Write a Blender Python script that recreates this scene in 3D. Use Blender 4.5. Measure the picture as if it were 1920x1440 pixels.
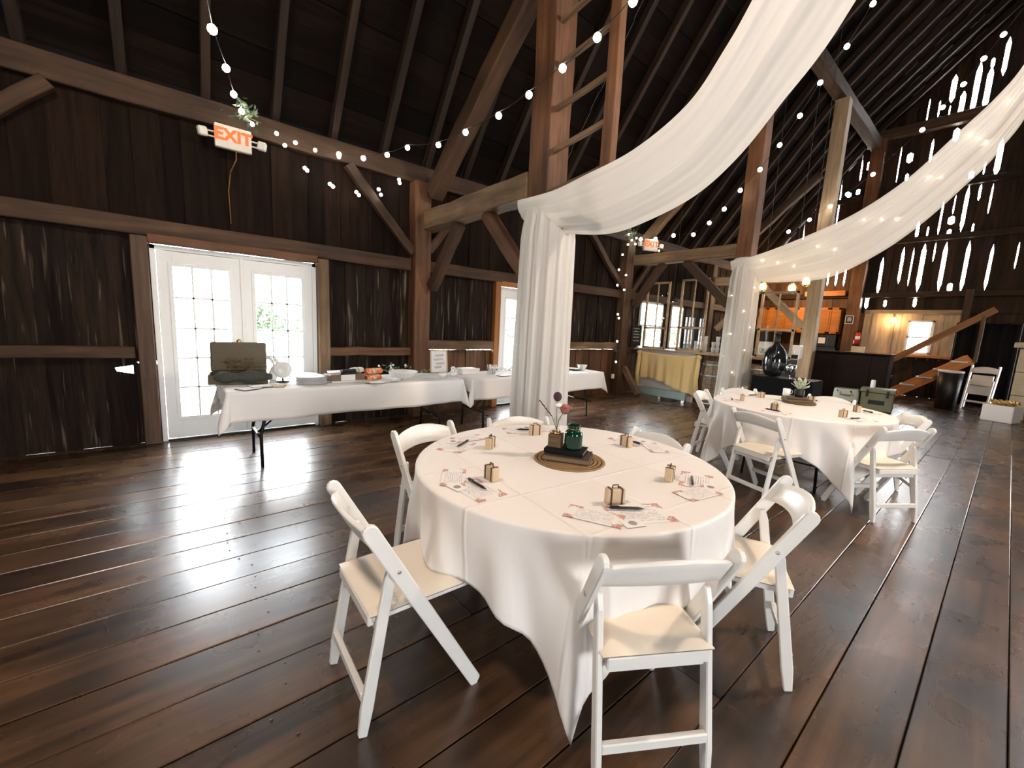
import bpy, bmesh, math, random
from mathutils import Vector, Matrix, Euler
from math import sin, cos, pi, radians, atan2, hypot, sqrt

random.seed(7)
SC = bpy.context.scene
for o in list(bpy.data.objects):
    bpy.data.objects.remove(o)
COL = SC.collection

# ------------------------------------------------------------------ camera
cam_d = bpy.data.cameras.new('camera')
cam_d.sensor_fit = 'HORIZONTAL'
cam_d.sensor_width = 36.0
cam_d.lens = 36.0 * 771.5 / 1920.0
cam_d.clip_start = 0.05
cam_d.clip_end = 300
cam = bpy.data.objects.new('camera', cam_d)
COL.objects.link(cam)
PITCH, ROLL, YAW, CAMH = .1411, .0477, .8765, 1.434
fw = Vector((-sin(YAW) * cos(PITCH), cos(YAW) * cos(PITCH), -sin(PITCH)))
rt0 = Vector((cos(YAW), sin(YAW), 0)); up0 = rt0.cross(fw)
rt = cos(ROLL) * rt0 + sin(ROLL) * up0
up = -sin(ROLL) * rt0 + cos(ROLL) * up0
M4 = Matrix((rt, up, -fw)).transposed().to_4x4()
M4.translation = (0, 0, CAMH)
cam.matrix_world = M4
SC.camera = cam

# ------------------------------------------------------------------ view, world, lights
SC.view_settings.view_transform = 'Standard'
SC.view_settings.look = 'None'
SC.view_settings.gamma = 1
SC.view_settings.use_curve_mapping = False
SC.view_settings.exposure = 1.27
SC.cycles.max_bounces = 8
SC.cycles.diffuse_bounces = 4
SC.cycles.transparent_max_bounces = 12
SC.cycles.sample_clamp_indirect = 4.0
SC.cycles.use_denoising = True

W = bpy.data.worlds.new('overcast_sky'); SC.world = W
W.use_nodes = True
nt = W.node_tree; nt.nodes.clear()
wo = nt.nodes.new('ShaderNodeOutputWorld'); bg = nt.nodes.new('ShaderNodeBackground')
tc = nt.nodes.new('ShaderNodeTexCoord'); sx = nt.nodes.new('ShaderNodeSeparateXYZ')
cr = nt.nodes.new('ShaderNodeValToRGB')
cr.color_ramp.elements[0].position = 0.0; cr.color_ramp.elements[0].color = (1.0, .98, .95, 1)
cr.color_ramp.elements[1].position = 0.7; cr.color_ramp.elements[1].color = (.80, .90, 1.0, 1)
nt.links.new(tc.outputs['Generated'], sx.inputs[0]); nt.links.new(sx.outputs[2], cr.inputs[0])
nt.links.new(cr.outputs[0], bg.inputs[0]); nt.links.new(bg.outputs[0], wo.inputs[0])
bg.inputs[1].default_value = 15.0

def portal(loc, rot, sx_, sy_):
    l = bpy.data.lights.new('daylight_portal', 'AREA'); l.shape = 'RECTANGLE'; l.size = sx_; l.size_y = sy_
    l.cycles.is_portal = True
    o = bpy.data.objects.new('daylight_portal', l); COL.objects.link(o); o.location = loc; o.rotation_euler = rot
    return o
RX = (0, radians(-90), 0)      # faces +X
# local -Z is the emitting direction
portal((-5.86, .655, 1.1), (0, radians(-90), 0), 2.0, 1.6)
portal((-5.86, 5.2, 1.1), (0, radians(-90), 0), 2.0, 1.75)
portal((-5.86, 9.15, 1.58), (0, radians(-90), 0), 1.2, 1.0)
portal((-5.86, 10.34, 1.58), (0, radians(-90), 0), 1.2, .6)
portal((-1.7, 16.12, 1.64), (radians(-90), 0, 0), .55, .95)
portal((2.0, -4.62, 1.25), (radians(90), 0, 0), .4, 2.5)      # open barn door behind the camera
portal((3.25, 16.12, 1.4), (radians(-90), 0, 0), 2.3, 2.8)       # opening added in the gable, unseen behind the hearth, to brighten the floor

portal((6.42, .8, 1.6), (0, radians(90), 0), 1.7, 1.7)      # unseen opening added in the right wall for daylight fill by the front table
def lamp(loc, power, col, r=.06):
    l = bpy.data.lights.new('lamp_light', 'POINT'); l.energy = power; l.color = col; l.shadow_soft_size = r
    o = bpy.data.objects.new('lamp_light', l); COL.objects.link(o); o.location = loc
    return o
WARM = (1.0, .62, .30)

# ------------------------------------------------------------------ materials
def mat(name):
    m = bpy.data.materials.new(name); m.use_nodes = True
    n = m.node_tree; b = n.nodes['Principled BSDF']
    return m, n, b
def plain(name, col, rough=.5, metal=0., spec=.5, noise=0., scale=40., bump=0.):
    m, n, b = mat(name)
    b.inputs['Base Color'].default_value = (*col, 1); b.inputs['Roughness'].default_value = rough
    b.inputs['Metallic'].default_value = metal; b.inputs['Specular IOR Level'].default_value = spec
    if noise or bump:
        t = n.nodes.new('ShaderNodeTexCoord'); x = n.nodes.new('ShaderNodeTexNoise')
        x.inputs['Scale'].default_value = scale; x.inputs['Detail'].default_value = 3
        n.links.new(t.outputs['Object'], x.inputs['Vector'])
        if noise:
            mx = n.nodes.new('ShaderNodeMix'); mx.data_type = 'RGBA'
            mx.inputs[6].default_value = (*[c * (1 - noise) for c in col], 1)
            mx.inputs[7].default_value = (*[min(1, c * (1 + noise)) for c in col], 1)
            n.links.new(x.outputs[0], mx.inputs[0]); n.links.new(mx.outputs[2], b.inputs['Base Color'])
        if bump:
            bp = n.nodes.new('ShaderNodeBump'); bp.inputs['Strength'].default_value = bump; bp.inputs['Distance'].default_value = .004
            n.links.new(x.outputs[0], bp.inputs['Height']); n.links.new(bp.outputs[0], b.inputs['Normal'])
    return m
def wood(name, dark, light, rough=.6, rough2=None, var=.35, streak=None, streak_amt=.0, gs=1.0, bump=.35, spec=.3, blotch=0.):
    """grain runs along local X of every board"""
    m, n, b = mat(name); L = n.links
    t = n.nodes.new('ShaderNodeTexCoord'); oi = n.nodes.new('ShaderNodeObjectInfo')
    ad = n.nodes.new('ShaderNodeVectorMath'); ad.operation = 'ADD'
    ml = n.nodes.new('ShaderNodeMath'); ml.operation = 'MULTIPLY'; ml.inputs[1].default_value = 37.
    L.new(oi.outputs['Random'], ml.inputs[0])
    L.new(t.outputs['Object'], ad.inputs[0]); L.new(ml.outputs[0], ad.inputs[1])
    mp = n.nodes.new('ShaderNodeMapping'); mp.inputs['Scale'].default_value = (.55 * gs, 7 * gs, 7 * gs)
    L.new(ad.outputs[0], mp.inputs[0])
    x = n.nodes.new('ShaderNodeTexNoise'); x.inputs['Scale'].default_value = 2.2; x.inputs['Detail'].default_value = 6
    x.inputs['Roughness'].default_value = .62; x.inputs['Distortion'].default_value = .6
    L.new(mp.outputs[0], x.inputs['Vector'])
    r = n.nodes.new('ShaderNodeValToRGB'); r.color_ramp.elements[0].position = .33; r.color_ramp.elements[1].position = .68
    r.color_ramp.elements[0].color = (*dark, 1); r.color_ramp.elements[1].color = (*light, 1)
    L.new(x.outputs[0], r.inputs[0])
    last = r.outputs[0]
    if blotch:
        x2 = n.nodes.new('ShaderNodeTexNoise'); x2.inputs['Scale'].default_value = 1.7; x2.inputs['Detail'].default_value = 5
        L.new(ad.outputs[0], x2.inputs['Vector'])
        rb = n.nodes.new('ShaderNodeValToRGB'); rb.color_ramp.elements[0].position = .35; rb.color_ramp.elements[1].position = .65
        rb.color_ramp.elements[0].color = (1 - blotch,) * 3 + (1,); rb.color_ramp.elements[1].color = (1 + blotch,) * 3 + (1,)
        L.new(x2.outputs[0], rb.inputs[0])
        mb_ = n.nodes.new('ShaderNodeMix'); mb_.data_type = 'RGBA'; mb_.blend_type = 'MULTIPLY'; mb_.inputs[0].default_value = 1
        L.new(last, mb_.inputs[6]); L.new(rb.outputs[0], mb_.inputs[7]); last = mb_.outputs[2]
    if streak:
        mp2 = n.nodes.new('ShaderNodeMapping'); mp2.inputs['Scale'].default_value = (.9, 14, 14)
        L.new(ad.outputs[0], mp2.inputs[0])
        x3 = n.nodes.new('ShaderNodeTexNoise'); x3.inputs['Scale'].default_value = 1.6; x3.inputs['Detail'].default_value = 2
        L.new(mp2.outputs[0], x3.inputs['Vector'])
        rs = n.nodes.new('ShaderNodeValToRGB'); rs.color_ramp.elements[0].position = .62; rs.color_ramp.elements[1].position = .74
        rs.color_ramp.elements[0].color = (0, 0, 0, 1); rs.color_ramp.elements[1].color = (streak_amt,) * 3 + (1,)
        L.new(x3.outputs[0], rs.inputs[0])
        ms = n.nodes.new('ShaderNodeMix'); ms.data_type = 'RGBA'; ms.inputs[7].default_value = (*streak, 1)
        L.new(rs.outputs[0], ms.inputs[0]); L.new(last, ms.inputs[6]); last = ms.outputs[2]
    hv = n.nodes.new('ShaderNodeMapRange'); hv.inputs[3].default_value = 1 - var; hv.inputs[4].default_value = 1 + var
    L.new(oi.outputs['Random'], hv.inputs[0])
    mv = n.nodes.new('ShaderNodeVectorMath'); mv.operation = 'SCALE'
    L.new(last, mv.inputs[0]); L.new(hv.outputs[0], mv.inputs['Scale'])
    L.new(mv.outputs[0], b.inputs['Base Color'])
    b.inputs['Specular IOR Level'].default_value = spec
    if rough2 is None: b.inputs['Roughness'].default_value = rough
    else:
        xr = n.nodes.new('ShaderNodeTexNoise'); xr.inputs['Scale'].default_value = 3.1; xr.inputs['Detail'].default_value = 6
        L.new(ad.outputs[0], xr.inputs['Vector'])
        mr = n.nodes.new('ShaderNodeMapRange'); mr.inputs[1].default_value = .3; mr.inputs[2].default_value = .7
        mr.inputs[3].default_value = rough; mr.inputs[4].default_value = rough2
        L.new(xr.outputs[0], mr.inputs[0]); L.new(mr.outputs[0], b.inputs['Roughness'])
    bp = n.nodes.new('ShaderNodeBump'); bp.inputs['Strength'].default_value = bump; bp.inputs['Distance'].default_value = .006
    L.new(x.outputs[0], bp.inputs['Height']); L.new(bp.outputs[0], b.inputs['Normal'])
    return m
def emit(name, col, s, sample=False):
    m = bpy.data.materials.new(name); m.use_nodes = True; n = m.node_tree; n.nodes.clear()
    e = n.nodes.new('ShaderNodeEmission'); e.inputs[0].default_value = (*col, 1); e.inputs[1].default_value = s
    o = n.nodes.new('ShaderNodeOutputMaterial'); n.links.new(e.outputs[0], o.inputs[0])
    m.cycles.emission_sampling = 'AUTO' if sample else 'NONE'
    return m
def thin_glass(name, tint=(1, 1, 1), refl=.06, rough=.0):
    m = bpy.data.materials.new(name); m.use_nodes = True; n = m.node_tree; n.nodes.clear()
    t = n.nodes.new('ShaderNodeBsdfTransparent'); t.inputs[0].default_value = (*tint, 1)
    g = n.nodes.new('ShaderNodeBsdfGlossy'); g.inputs['Roughness'].default_value = rough
    f = n.nodes.new('ShaderNodeFresnel'); f.inputs[0].default_value = 1.45
    mx = n.nodes.new('ShaderNodeMixShader'); o = n.nodes.new('ShaderNodeOutputMaterial')
    gm_ = n.nodes.new('ShaderNodeNewGeometry'); iv = n.nodes.new('ShaderNodeMath'); iv.operation = 'SUBTRACT'; iv.inputs[0].default_value = 1
    pr_ = n.nodes.new('ShaderNodeMath'); pr_.operation = 'MULTIPLY'
    n.links.new(gm_.outputs['Backfacing'], iv.inputs[1]); n.links.new(iv.outputs[0], pr_.inputs[0]); n.links.new(f.outputs[0], pr_.inputs[1])
    n.links.new(pr_.outputs[0], mx.inputs[0]); n.links.new(t.outputs[0], mx.inputs[1]); n.links.new(g.outputs[0], mx.inputs[2])
    n.links.new(mx.outputs[0], o.inputs[0])
    return m
def sheer(name, col, transl=.35, transp=.1):
    m = bpy.data.materials.new(name); m.use_nodes = True; n = m.node_tree; n.nodes.clear()
    d = n.nodes.new('ShaderNodeBsdfDiffuse'); d.inputs[0].default_value = (*col, 1)
    t = n.nodes.new('ShaderNodeBsdfTranslucent'); t.inputs[0].default_value = (*col, 1)
    p = n.nodes.new('ShaderNodeBsdfTransparent')
    m1 = n.nodes.new('ShaderNodeMixShader'); m1.inputs[0].default_value = transl
    m2 = n.nodes.new('ShaderNodeMixShader'); m2.inputs[0].default_value = transp
    o = n.nodes.new('ShaderNodeOutputMaterial'); L = n.links
    L.new(d.outputs[0], m1.inputs[1]); L.new(t.outputs[0], m1.inputs[2]); L.new(m1.outputs[0], m2.inputs[1]); L.new(p.outputs[0], m2.inputs[2])
    # woven relief
    tcn = n.nodes.new('ShaderNodeTexCoord'); nz = n.nodes.new('ShaderNodeTexNoise'); nz.inputs['Scale'].default_value = 9; nz.inputs['Detail'].default_value = 4
    bp = n.nodes.new('ShaderNodeBump'); bp.inputs['Strength'].default_value = .25; bp.inputs['Distance'].default_value = .01
    L.new(tcn.outputs['Object'], nz.inputs['Vector']); L.new(nz.outputs[0], bp.inputs['Height']); L.new(bp.outputs[0], d.inputs['Normal'])
    L.new(m2.outputs[0], o.inputs[0])
    return m

M = {}
M['siding'] = wood('dark_barn_siding', (0.0059, 0.0031, 0.0019), (0.0176, 0.0092, 0.0055), .75, var=.45, streak=(.20, .165, .125), streak_amt=.0, bump=.5, spec=.08)
M['siding_worn'] = wood('weathered_barn_siding', (0.0055, 0.0032, 0.0021), (0.0275, 0.0160, 0.0100), .7, var=.45, streak=(.19, .15, .11), streak_amt=.7, bump=.6, spec=.10)
M['siding_warmlit'] = wood('warm_lit_barn_siding', (0.0600, 0.0240, 0.0084), (0.1440, 0.0690, 0.0300), .6, var=.3, bump=.4, streak=(.03, .015, .008), streak_amt=.8)  # barn siding as warm light shows it; the light is put into the colour
M['siding_pale'] = wood('pale_wood_panelling', (.36, .25, .15), (.56, .43, .29), .6, var=.15, bump=.2)
M['gable'] = wood('gable_siding', (0.0120, 0.0060, 0.0036), (0.0390, 0.0216, 0.0120), .7, var=.4, bump=.5, spec=.2)
M['timber'] = wood('hewn_timber', (0.0279, 0.0136, 0.0068), (0.0775, 0.0409, 0.0211), .65, var=.25, bump=.6, gs=.8, blotch=.25)
M['timber_red'] = wood('red_brown_timber', (0.0595, 0.0255, 0.0110), (0.1573, 0.0697, 0.0306), .6, var=.2, bump=.55, gs=.8, blotch=.25)
M['timber_tan'] = wood('tan_timber', (0.0825, 0.0465, 0.0240), (0.1950, 0.1237, 0.0675), .65, var=.2, bump=.6, gs=.8, blotch=.25)
M['timber_pale'] = wood('pale_planed_timber', (0.2640, 0.1760, 0.1040), (0.4400, 0.3280, 0.2160), .6, var=.12, bump=.35, gs=.8)
M['trim_dark'] = wood('dark_door_casing', (0.0420, 0.0224, 0.0119), (0.1050, 0.0595, 0.0336), .55, var=.15, bump=.3)
M['trim_orange'] = wood('orange_door_casing', (0.1820, 0.0665, 0.0168), (0.3220, 0.1365, 0.0406), .5, var=.12, bump=.25)
M['rafter'] = wood('rafter_wood', (0.0096, 0.0048, 0.0027), (0.0330, 0.0168, 0.0084), .75, var=.3, bump=.4)
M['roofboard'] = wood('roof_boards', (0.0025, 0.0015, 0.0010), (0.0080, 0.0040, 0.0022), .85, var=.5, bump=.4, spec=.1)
M['floor'] = wood('varnished_floor_boards', (.021, .0095, .0042), (.100, .048, .020), .25, .31, var=.25, bump=.10, spec=.8, gs=.6, blotch=.55, streak=(.085, .05, .027), streak_amt=.35)
_b = M['floor'].node_tree.nodes['Principled BSDF']; _b.inputs['Coat Weight'].default_value = .15; _b.inputs['Coat Roughness'].default_value = .42
M['subfloor'] = plain('dark_subfloor', (.004, .003, .002), .9)
M['cabinet'] = wood('honey_oak_cabinet', (.36, .115, .02), (.50, .19, .04), .4, var=.08, bump=.12)
M['piano'] = wood('dark_walnut_piano', (.0045, .0018, .0013), (.011, .004, .0028), .55, var=.05, bump=.1, spec=.15)
M['white_paint'] = plain('white_door_paint', (.74, .76, .76), .4)
M['resin'] = plain('white_resin', (.78, .77, .74), .32, noise=.03, scale=8)
M['vinyl'] = plain('cream_vinyl_pad', (.72, .64, .53), .5, bump=.15, scale=180)
M['tablelinen'] = None
M['linen'] = plain('white_linen', (.85, .83, .81), .8, spec=.2, bump=.12, scale=60)
M['sheer'] = sheer('white_voile', (.87, .85, .82), .32, .07)
M['sheer2'] = sheer('sheer_voile', (.88, .86, .82), .35, .22)
M['blackmetal'] = plain('black_steel', (.012, .012, .013), .35, .6)
M['steel'] = plain('brushed_steel', (.55, .55, .55), .3, 1.)
M['black'] = plain('black_plastic', (.007, .007, .008), .45)
M['blackcloth'] = plain('black_cloth', (.006, .006, .007), .9, spec=.1, bump=.2)
M['burlap'] = plain('burlap', (.62, .45, .21), .9, noise=.25, scale=160, bump=.5, spec=.1)
M['greenboard'] = plain('grey_green_paint', (.20, .27, .25), .6, noise=.15, scale=12)
M['glass'] = thin_glass('window_glass')
M['oldglass'] = thin_glass('old_sash_glass', (.93, .95, .94))
M['clear'] = thin_glass('clear_glassware', (.95, .97, .97))
M['bulb'] = emit('string_bulb_glow', (1.0, .93, .80), 14.)
M['fairy'] = emit('fairy_light_glow', (1.0, .88, .62), 9.)
M['lampbulb'] = emit('lamp_bulb_glow', (1.0, .72, .36), 14.)
M['exitred'] = emit('lit_exit_letters', (1.0, .10, .03), 1.1)
M['exitbox'] = plain('exit_sign_plastic', (.66, .64, .58), .5)
M['wire'] = plain('dark_cable', (.012, .010, .009), .6)
M['tread'] = plain('glare_pale_tread', (.62, .60, .56), .35)  # white of light reflected off the treads, put into their colour
M['leaf'] = plain('sage_leaf', (.12, .17, .10), .55, noise=.4, scale=14)
M['paleleaf'] = plain('pale_succulent', (.50, .56, .42), .5, noise=.2, scale=18)
M['white'] = plain('white_ceramic', (.80, .80, .79), .25)
M['milk'] = plain('frosted_plastic', (.82, .84, .85), .3)
M['kraft'] = plain('kraft_card', (.56, .42, .27), .75, noise=.12, scale=60)
M['strap'] = plain('dark_brown_strap', (.045, .020, .010), .6)
M['jute'] = plain('woven_jute', (.27, .165, .078), .9, noise=.35, scale=110, bump=.6)
M['book_dark'] = plain('dark_book_cloth', (.007, .009, .008), .7, spec=.15, noise=.2, scale=50)
M['book_brown'] = plain('brown_book_cloth', (.035, .018, .012), .6, noise=.2, scale=50)
M['pages'] = plain('aged_page_edges', (.20, .135, .075), .85, noise=.2, scale=200)
M['boxwood'] = wood('small_box_wood', (.07, .042, .022), (.16, .10, .055), .7, var=.1, gs=4)
M['rose'] = plain('dusty_rose_petal', (.42, .145, .125), .7, noise=.2, scale=30)
M['plum'] = plain('dried_plum_bloom', (.045, .016, .018), .8, noise=.3, scale=30)
M['stem'] = plain('olive_stem', (.10, .10, .035), .6)
M['brass'] = plain('brass_trim', (.55, .38, .14), .3, 1.)
M['grey_fur'] = plain('grey_green_plush', (.06, .068, .056), .95, noise=.35, scale=45, bump=.9)
M['olive_case'] = plain('olive_case_lining', (.115, .098, .065), .85, noise=.18, scale=60, bump=.2)
M['orange_print'] = plain('orange_print_paper', (.75, .24, .085), .6, noise=.5, scale=25)
M['pink_print'] = plain('pale_peach_paper', (.80, .60, .48), .6, noise=.2, scale=25)
M['brownbox'] = plain('printed_brown_box', (.16, .10, .065), .6, noise=.4, scale=40)
M['red'] = plain('extinguisher_red', (.55, .015, .015), .35)
M['camo'] = None
M['olive'] = plain('olive_cooler_plastic', (.155, .170, .095), .5, noise=.1, scale=20)
M['stone'] = plain('pale_limestone', (.46, .40, .28), .9, noise=.25, scale=9, bump=.5)
M['stone_dark'] = plain('rough_fieldstone', (.20, .155, .10), .95, noise=.4, scale=14, bump=.8)
M['orange_stair'] = wood('orange_stringer', (.42, .13, .025), (.60, .23, .055), .45, var=.05, bump=.15)
M['lawn'] = plain('bright_lawn', (.42, .46, .34), .9, noise=.15, scale=1.2)
M['foliage'] = plain('pale_green_foliage', (.10, .135, .08), .8, noise=.35, scale=3)
M['deck'] = plain('grey_deck_boards', (.42, .41, .38), .8, noise=.15, scale=8)
M['foil'] = plain('silver_foil', (.75, .77, .80), .18, 1.)
M['barrel'] = wood('oak_barrel_staves', (.14, .095, .06), (.30, .22, .145), .6, var=.1, gs=1.4)
M['hoop'] = plain('galvanised_hoop', (.42, .41, .39), .4, .8)
M['mirror'] = plain('demijohn_dark_glass', (.10, .11, .11), .08, .9)
M['gold'] = plain('gold_ribbon', (.75, .52, .20), .35, .7)
M['chalk'] = plain('chalk_marks', (.70, .70, .68), .9)
M['blackboard'] = plain('chalkboard_black', (.018, .018, .018), .8)
M['ink'] = plain('grey_ink', (.30, .27, .27), .7)
M['art'] = plain('photo_print', (.30, .30, .30), .5, noise=.9, scale=30)

def green_glass():
    m, n, b = mat('green_jar_glass')
    b.inputs['Base Color'].default_value = (.002, .040, .023, 1); b.inputs['Roughness'].default_value = .08
    b.inputs['Transmission Weight'].default_value = .35; b.inputs['IOR'].default_value = 1.45
    return m
M['greenjar'] = green_glass()
def camo():
    m, n, b = mat('leaf_print_fabric'); L = n.links
    t = n.nodes.new('ShaderNodeTexCoord'); v = n.nodes.new('ShaderNodeTexVoronoi'); v.inputs['Scale'].default_value = 11
    nz = n.nodes.new('ShaderNodeTexNoise'); nz.inputs['Scale'].default_value = 14
    ad = n.nodes.new('ShaderNodeVectorMath'); ad.operation = 'ADD'; L.new(t.outputs['Object'], ad.inputs[0])
    sc = n.nodes.new('ShaderNodeVectorMath'); sc.operation = 'SCALE'; sc.inputs['Scale'].default_value = .12
    L.new(t.outputs['Object'], nz.inputs['Vector']); L.new(nz.outputs['Color'], sc.inputs[0]); L.new(sc.outputs[0], ad.inputs[1]); L.new(ad.outputs[0], v.inputs['Vector'])
    r = n.nodes.new('ShaderNodeValToRGB'); r.color_ramp.interpolation = 'CONSTANT'
    r.color_ramp.elements[0].color = (.03, .035, .03, 1); r.color_ramp.elements[1].position = .27; r.color_ramp.elements[1].color = (.42, .47, .42, 1)
    L.new(v.outputs['Distance'], r.inputs[0]); L.new(r.outputs[0], b.inputs['Base Color']); b.inputs['Roughness'].default_value = .7
    return m
M['camo'] = camo()
def menu_paper():
    """printed card: grey text rows and red-brown floral corners (flat print)"""
    m, n, b = mat('printed_menu_card'); L = n.links
    t = n.nodes.new('ShaderNodeTexCoord'); sp = n.nodes.new('ShaderNodeSeparateXYZ'); L.new(t.outputs['Generated'], sp.inputs[0])
    def mth(op, a, b_=None, c=None):
        x = n.nodes.new('ShaderNodeMath'); x.operation = op
        for i, q in enumerate((a, b_, c)):
            if q is None: continue
            if isinstance(q, (int, float)): x.inputs[i].default_value = q
            else: L.new(q, x.inputs[i])
        return x.outputs[0]
    X, Y = sp.outputs[0], sp.outputs[1]
    rows = mth('GREATER_THAN', mth('FRACT', mth('MULTIPLY', Y, 13)), .62)
    nz = n.nodes.new('ShaderNodeTexNoise'); nz.inputs['Scale'].default_value = 26; L.new(t.outputs['Generated'], nz.inputs['Vector'])
    words = mth('GREATER_THAN', nz.outputs[0], .47)
    inx = mth('LESS_THAN', mth('ABSOLUTE', mth('SUBTRACT', X, .5)), .33); iny = mth('LESS_THAN', mth('ABSOLUTE', mth('SUBTRACT', Y, .5)), .40)
    ink = mth('MULTIPLY', mth('MULTIPLY', rows, words), mth('MULTIPLY', inx, iny))
    cxy = mth('MULTIPLY', mth('ABSOLUTE', mth('SUBTRACT', X, .5)), mth('ABSOLUTE', mth('SUBTRACT', Y, .5)))
    nz2 = n.nodes.new('ShaderNodeTexNoise'); nz2.inputs['Scale'].default_value = 9; L.new(t.outputs['Generated'], nz2.inputs['Vector'])
    fl = mth('GREATER_THAN', mth('ADD', mth('MULTIPLY', cxy, 4.2), mth('MULTIPLY', nz2.outputs[0], .9)), .98)
    nz3 = n.nodes.new('ShaderNodeTexNoise'); nz3.inputs['Scale'].default_value = 34; L.new(t.outputs['Generated'], nz3.inputs['Vector'])
    fl = mth('MULTIPLY', fl, mth('GREATER_THAN', nz3.outputs[0], .44))
    m1 = n.nodes.new('ShaderNodeMix'); m1.data_type = 'RGBA'; m1.inputs[6].default_value = (.80, .77, .76, 1); m1.inputs[7].default_value = (.46, .42, .42, 1); L.new(ink, m1.inputs[0])
    m2 = n.nodes.new('ShaderNodeMix'); m2.data_type = 'RGBA'; m2.inputs[7].default_value = (.46, .19, .14, 1); L.new(m1.outputs[2], m2.inputs[6]); L.new(fl, m2.inputs[0])
    L.new(m2.outputs[2], b.inputs['Base Color']); b.inputs['Roughness'].default_value = .7
    return m
M['menu'] = menu_paper()
def creased():
    m, n, b = mat('pressed_white_linen'); L = n.links
    b.inputs['Base Color'].default_value = (.80, .765, .74, 1); b.inputs['Roughness'].default_value = .8; b.inputs['Specular IOR Level'].default_value = .2
    t = n.nodes.new('ShaderNodeTexCoord'); mp = n.nodes.new('ShaderNodeMapping'); mp.inputs['Rotation'].default_value = (0, 0, .12); mp.inputs['Location'].default_value = (.13, .09, 0)
    L.new(t.outputs['Object'], mp.inputs[0]); sp = n.nodes.new('ShaderNodeSeparateXYZ'); L.new(mp.outputs[0], sp.inputs[0]); outs = []
    for ax in (0, 1):
        d = n.nodes.new('ShaderNodeMath'); d.operation = 'PINGPONG'; d.inputs[1].default_value = .19; L.new(sp.outputs[ax], d.inputs[0])
        r = n.nodes.new('ShaderNodeMapRange'); r.inputs[1].default_value = 0; r.inputs[2].default_value = .012; r.inputs[3].default_value = 1; r.inputs[4].default_value = 0; L.new(d.outputs[0], r.inputs[0]); outs.append(r.outputs[0])
    mx = n.nodes.new('ShaderNodeMath'); mx.operation = 'MAXIMUM'; L.new(outs[0], mx.inputs[0]); L.new(outs[1], mx.inputs[1])
    nz = n.nodes.new('ShaderNodeTexNoise'); nz.inputs['Scale'].default_value = 7; nz.inputs['Detail'].default_value = 3; L.new(t.outputs['Object'], nz.inputs['Vector'])
    ad = n.nodes.new('ShaderNodeMath'); ad.operation = 'MULTIPLY_ADD'; ad.inputs[1].default_value = 1.0; L.new(nz.outputs[0], ad.inputs[0]); L.new(mx.outputs[0], ad.inputs[2])
    bp = n.nodes.new('ShaderNodeBump'); bp.inputs['Strength'].default_value = .55; bp.inputs['Distance'].default_value = .006
    L.new(ad.outputs[0], bp.inputs['Height']); L.new(bp.outputs[0], b.inputs['Normal'])
    return m
M['tablelinen'] = creased()
def splotch(name, c0, c1, scale, th):
    m, n, b = mat(name); t = n.nodes.new('ShaderNodeTexCoord'); x = n.nodes.new('ShaderNodeTexNoise'); x.inputs['Scale'].default_value = scale; x.inputs['Detail'].default_value = 2
    r = n.nodes.new('ShaderNodeValToRGB'); r.color_ramp.elements[0].position = th - .03; r.color_ramp.elements[1].position = th + .03
    r.color_ramp.elements[0].color = (*c0, 1); r.color_ramp.elements[1].color = (*c1, 1)
    n.links.new(t.outputs['Object'], x.inputs['Vector']); n.links.new(x.outputs[0], r.inputs[0]); n.links.new(r.outputs[0], b.inputs['Base Color']); b.inputs['Roughness'].default_value = .6
    return m
M['orange_print'] = splotch('orange_floral_wrap', (.80, .56, .42), (.72, .17, .045), 22, .48)
M['pink_print'] = splotch('peach_floral_wrap', (.82, .68, .58), (.74, .28, .12), 20, .60)
M['paper'] = plain('white_paper', (.80, .78, .76), .8)

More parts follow.
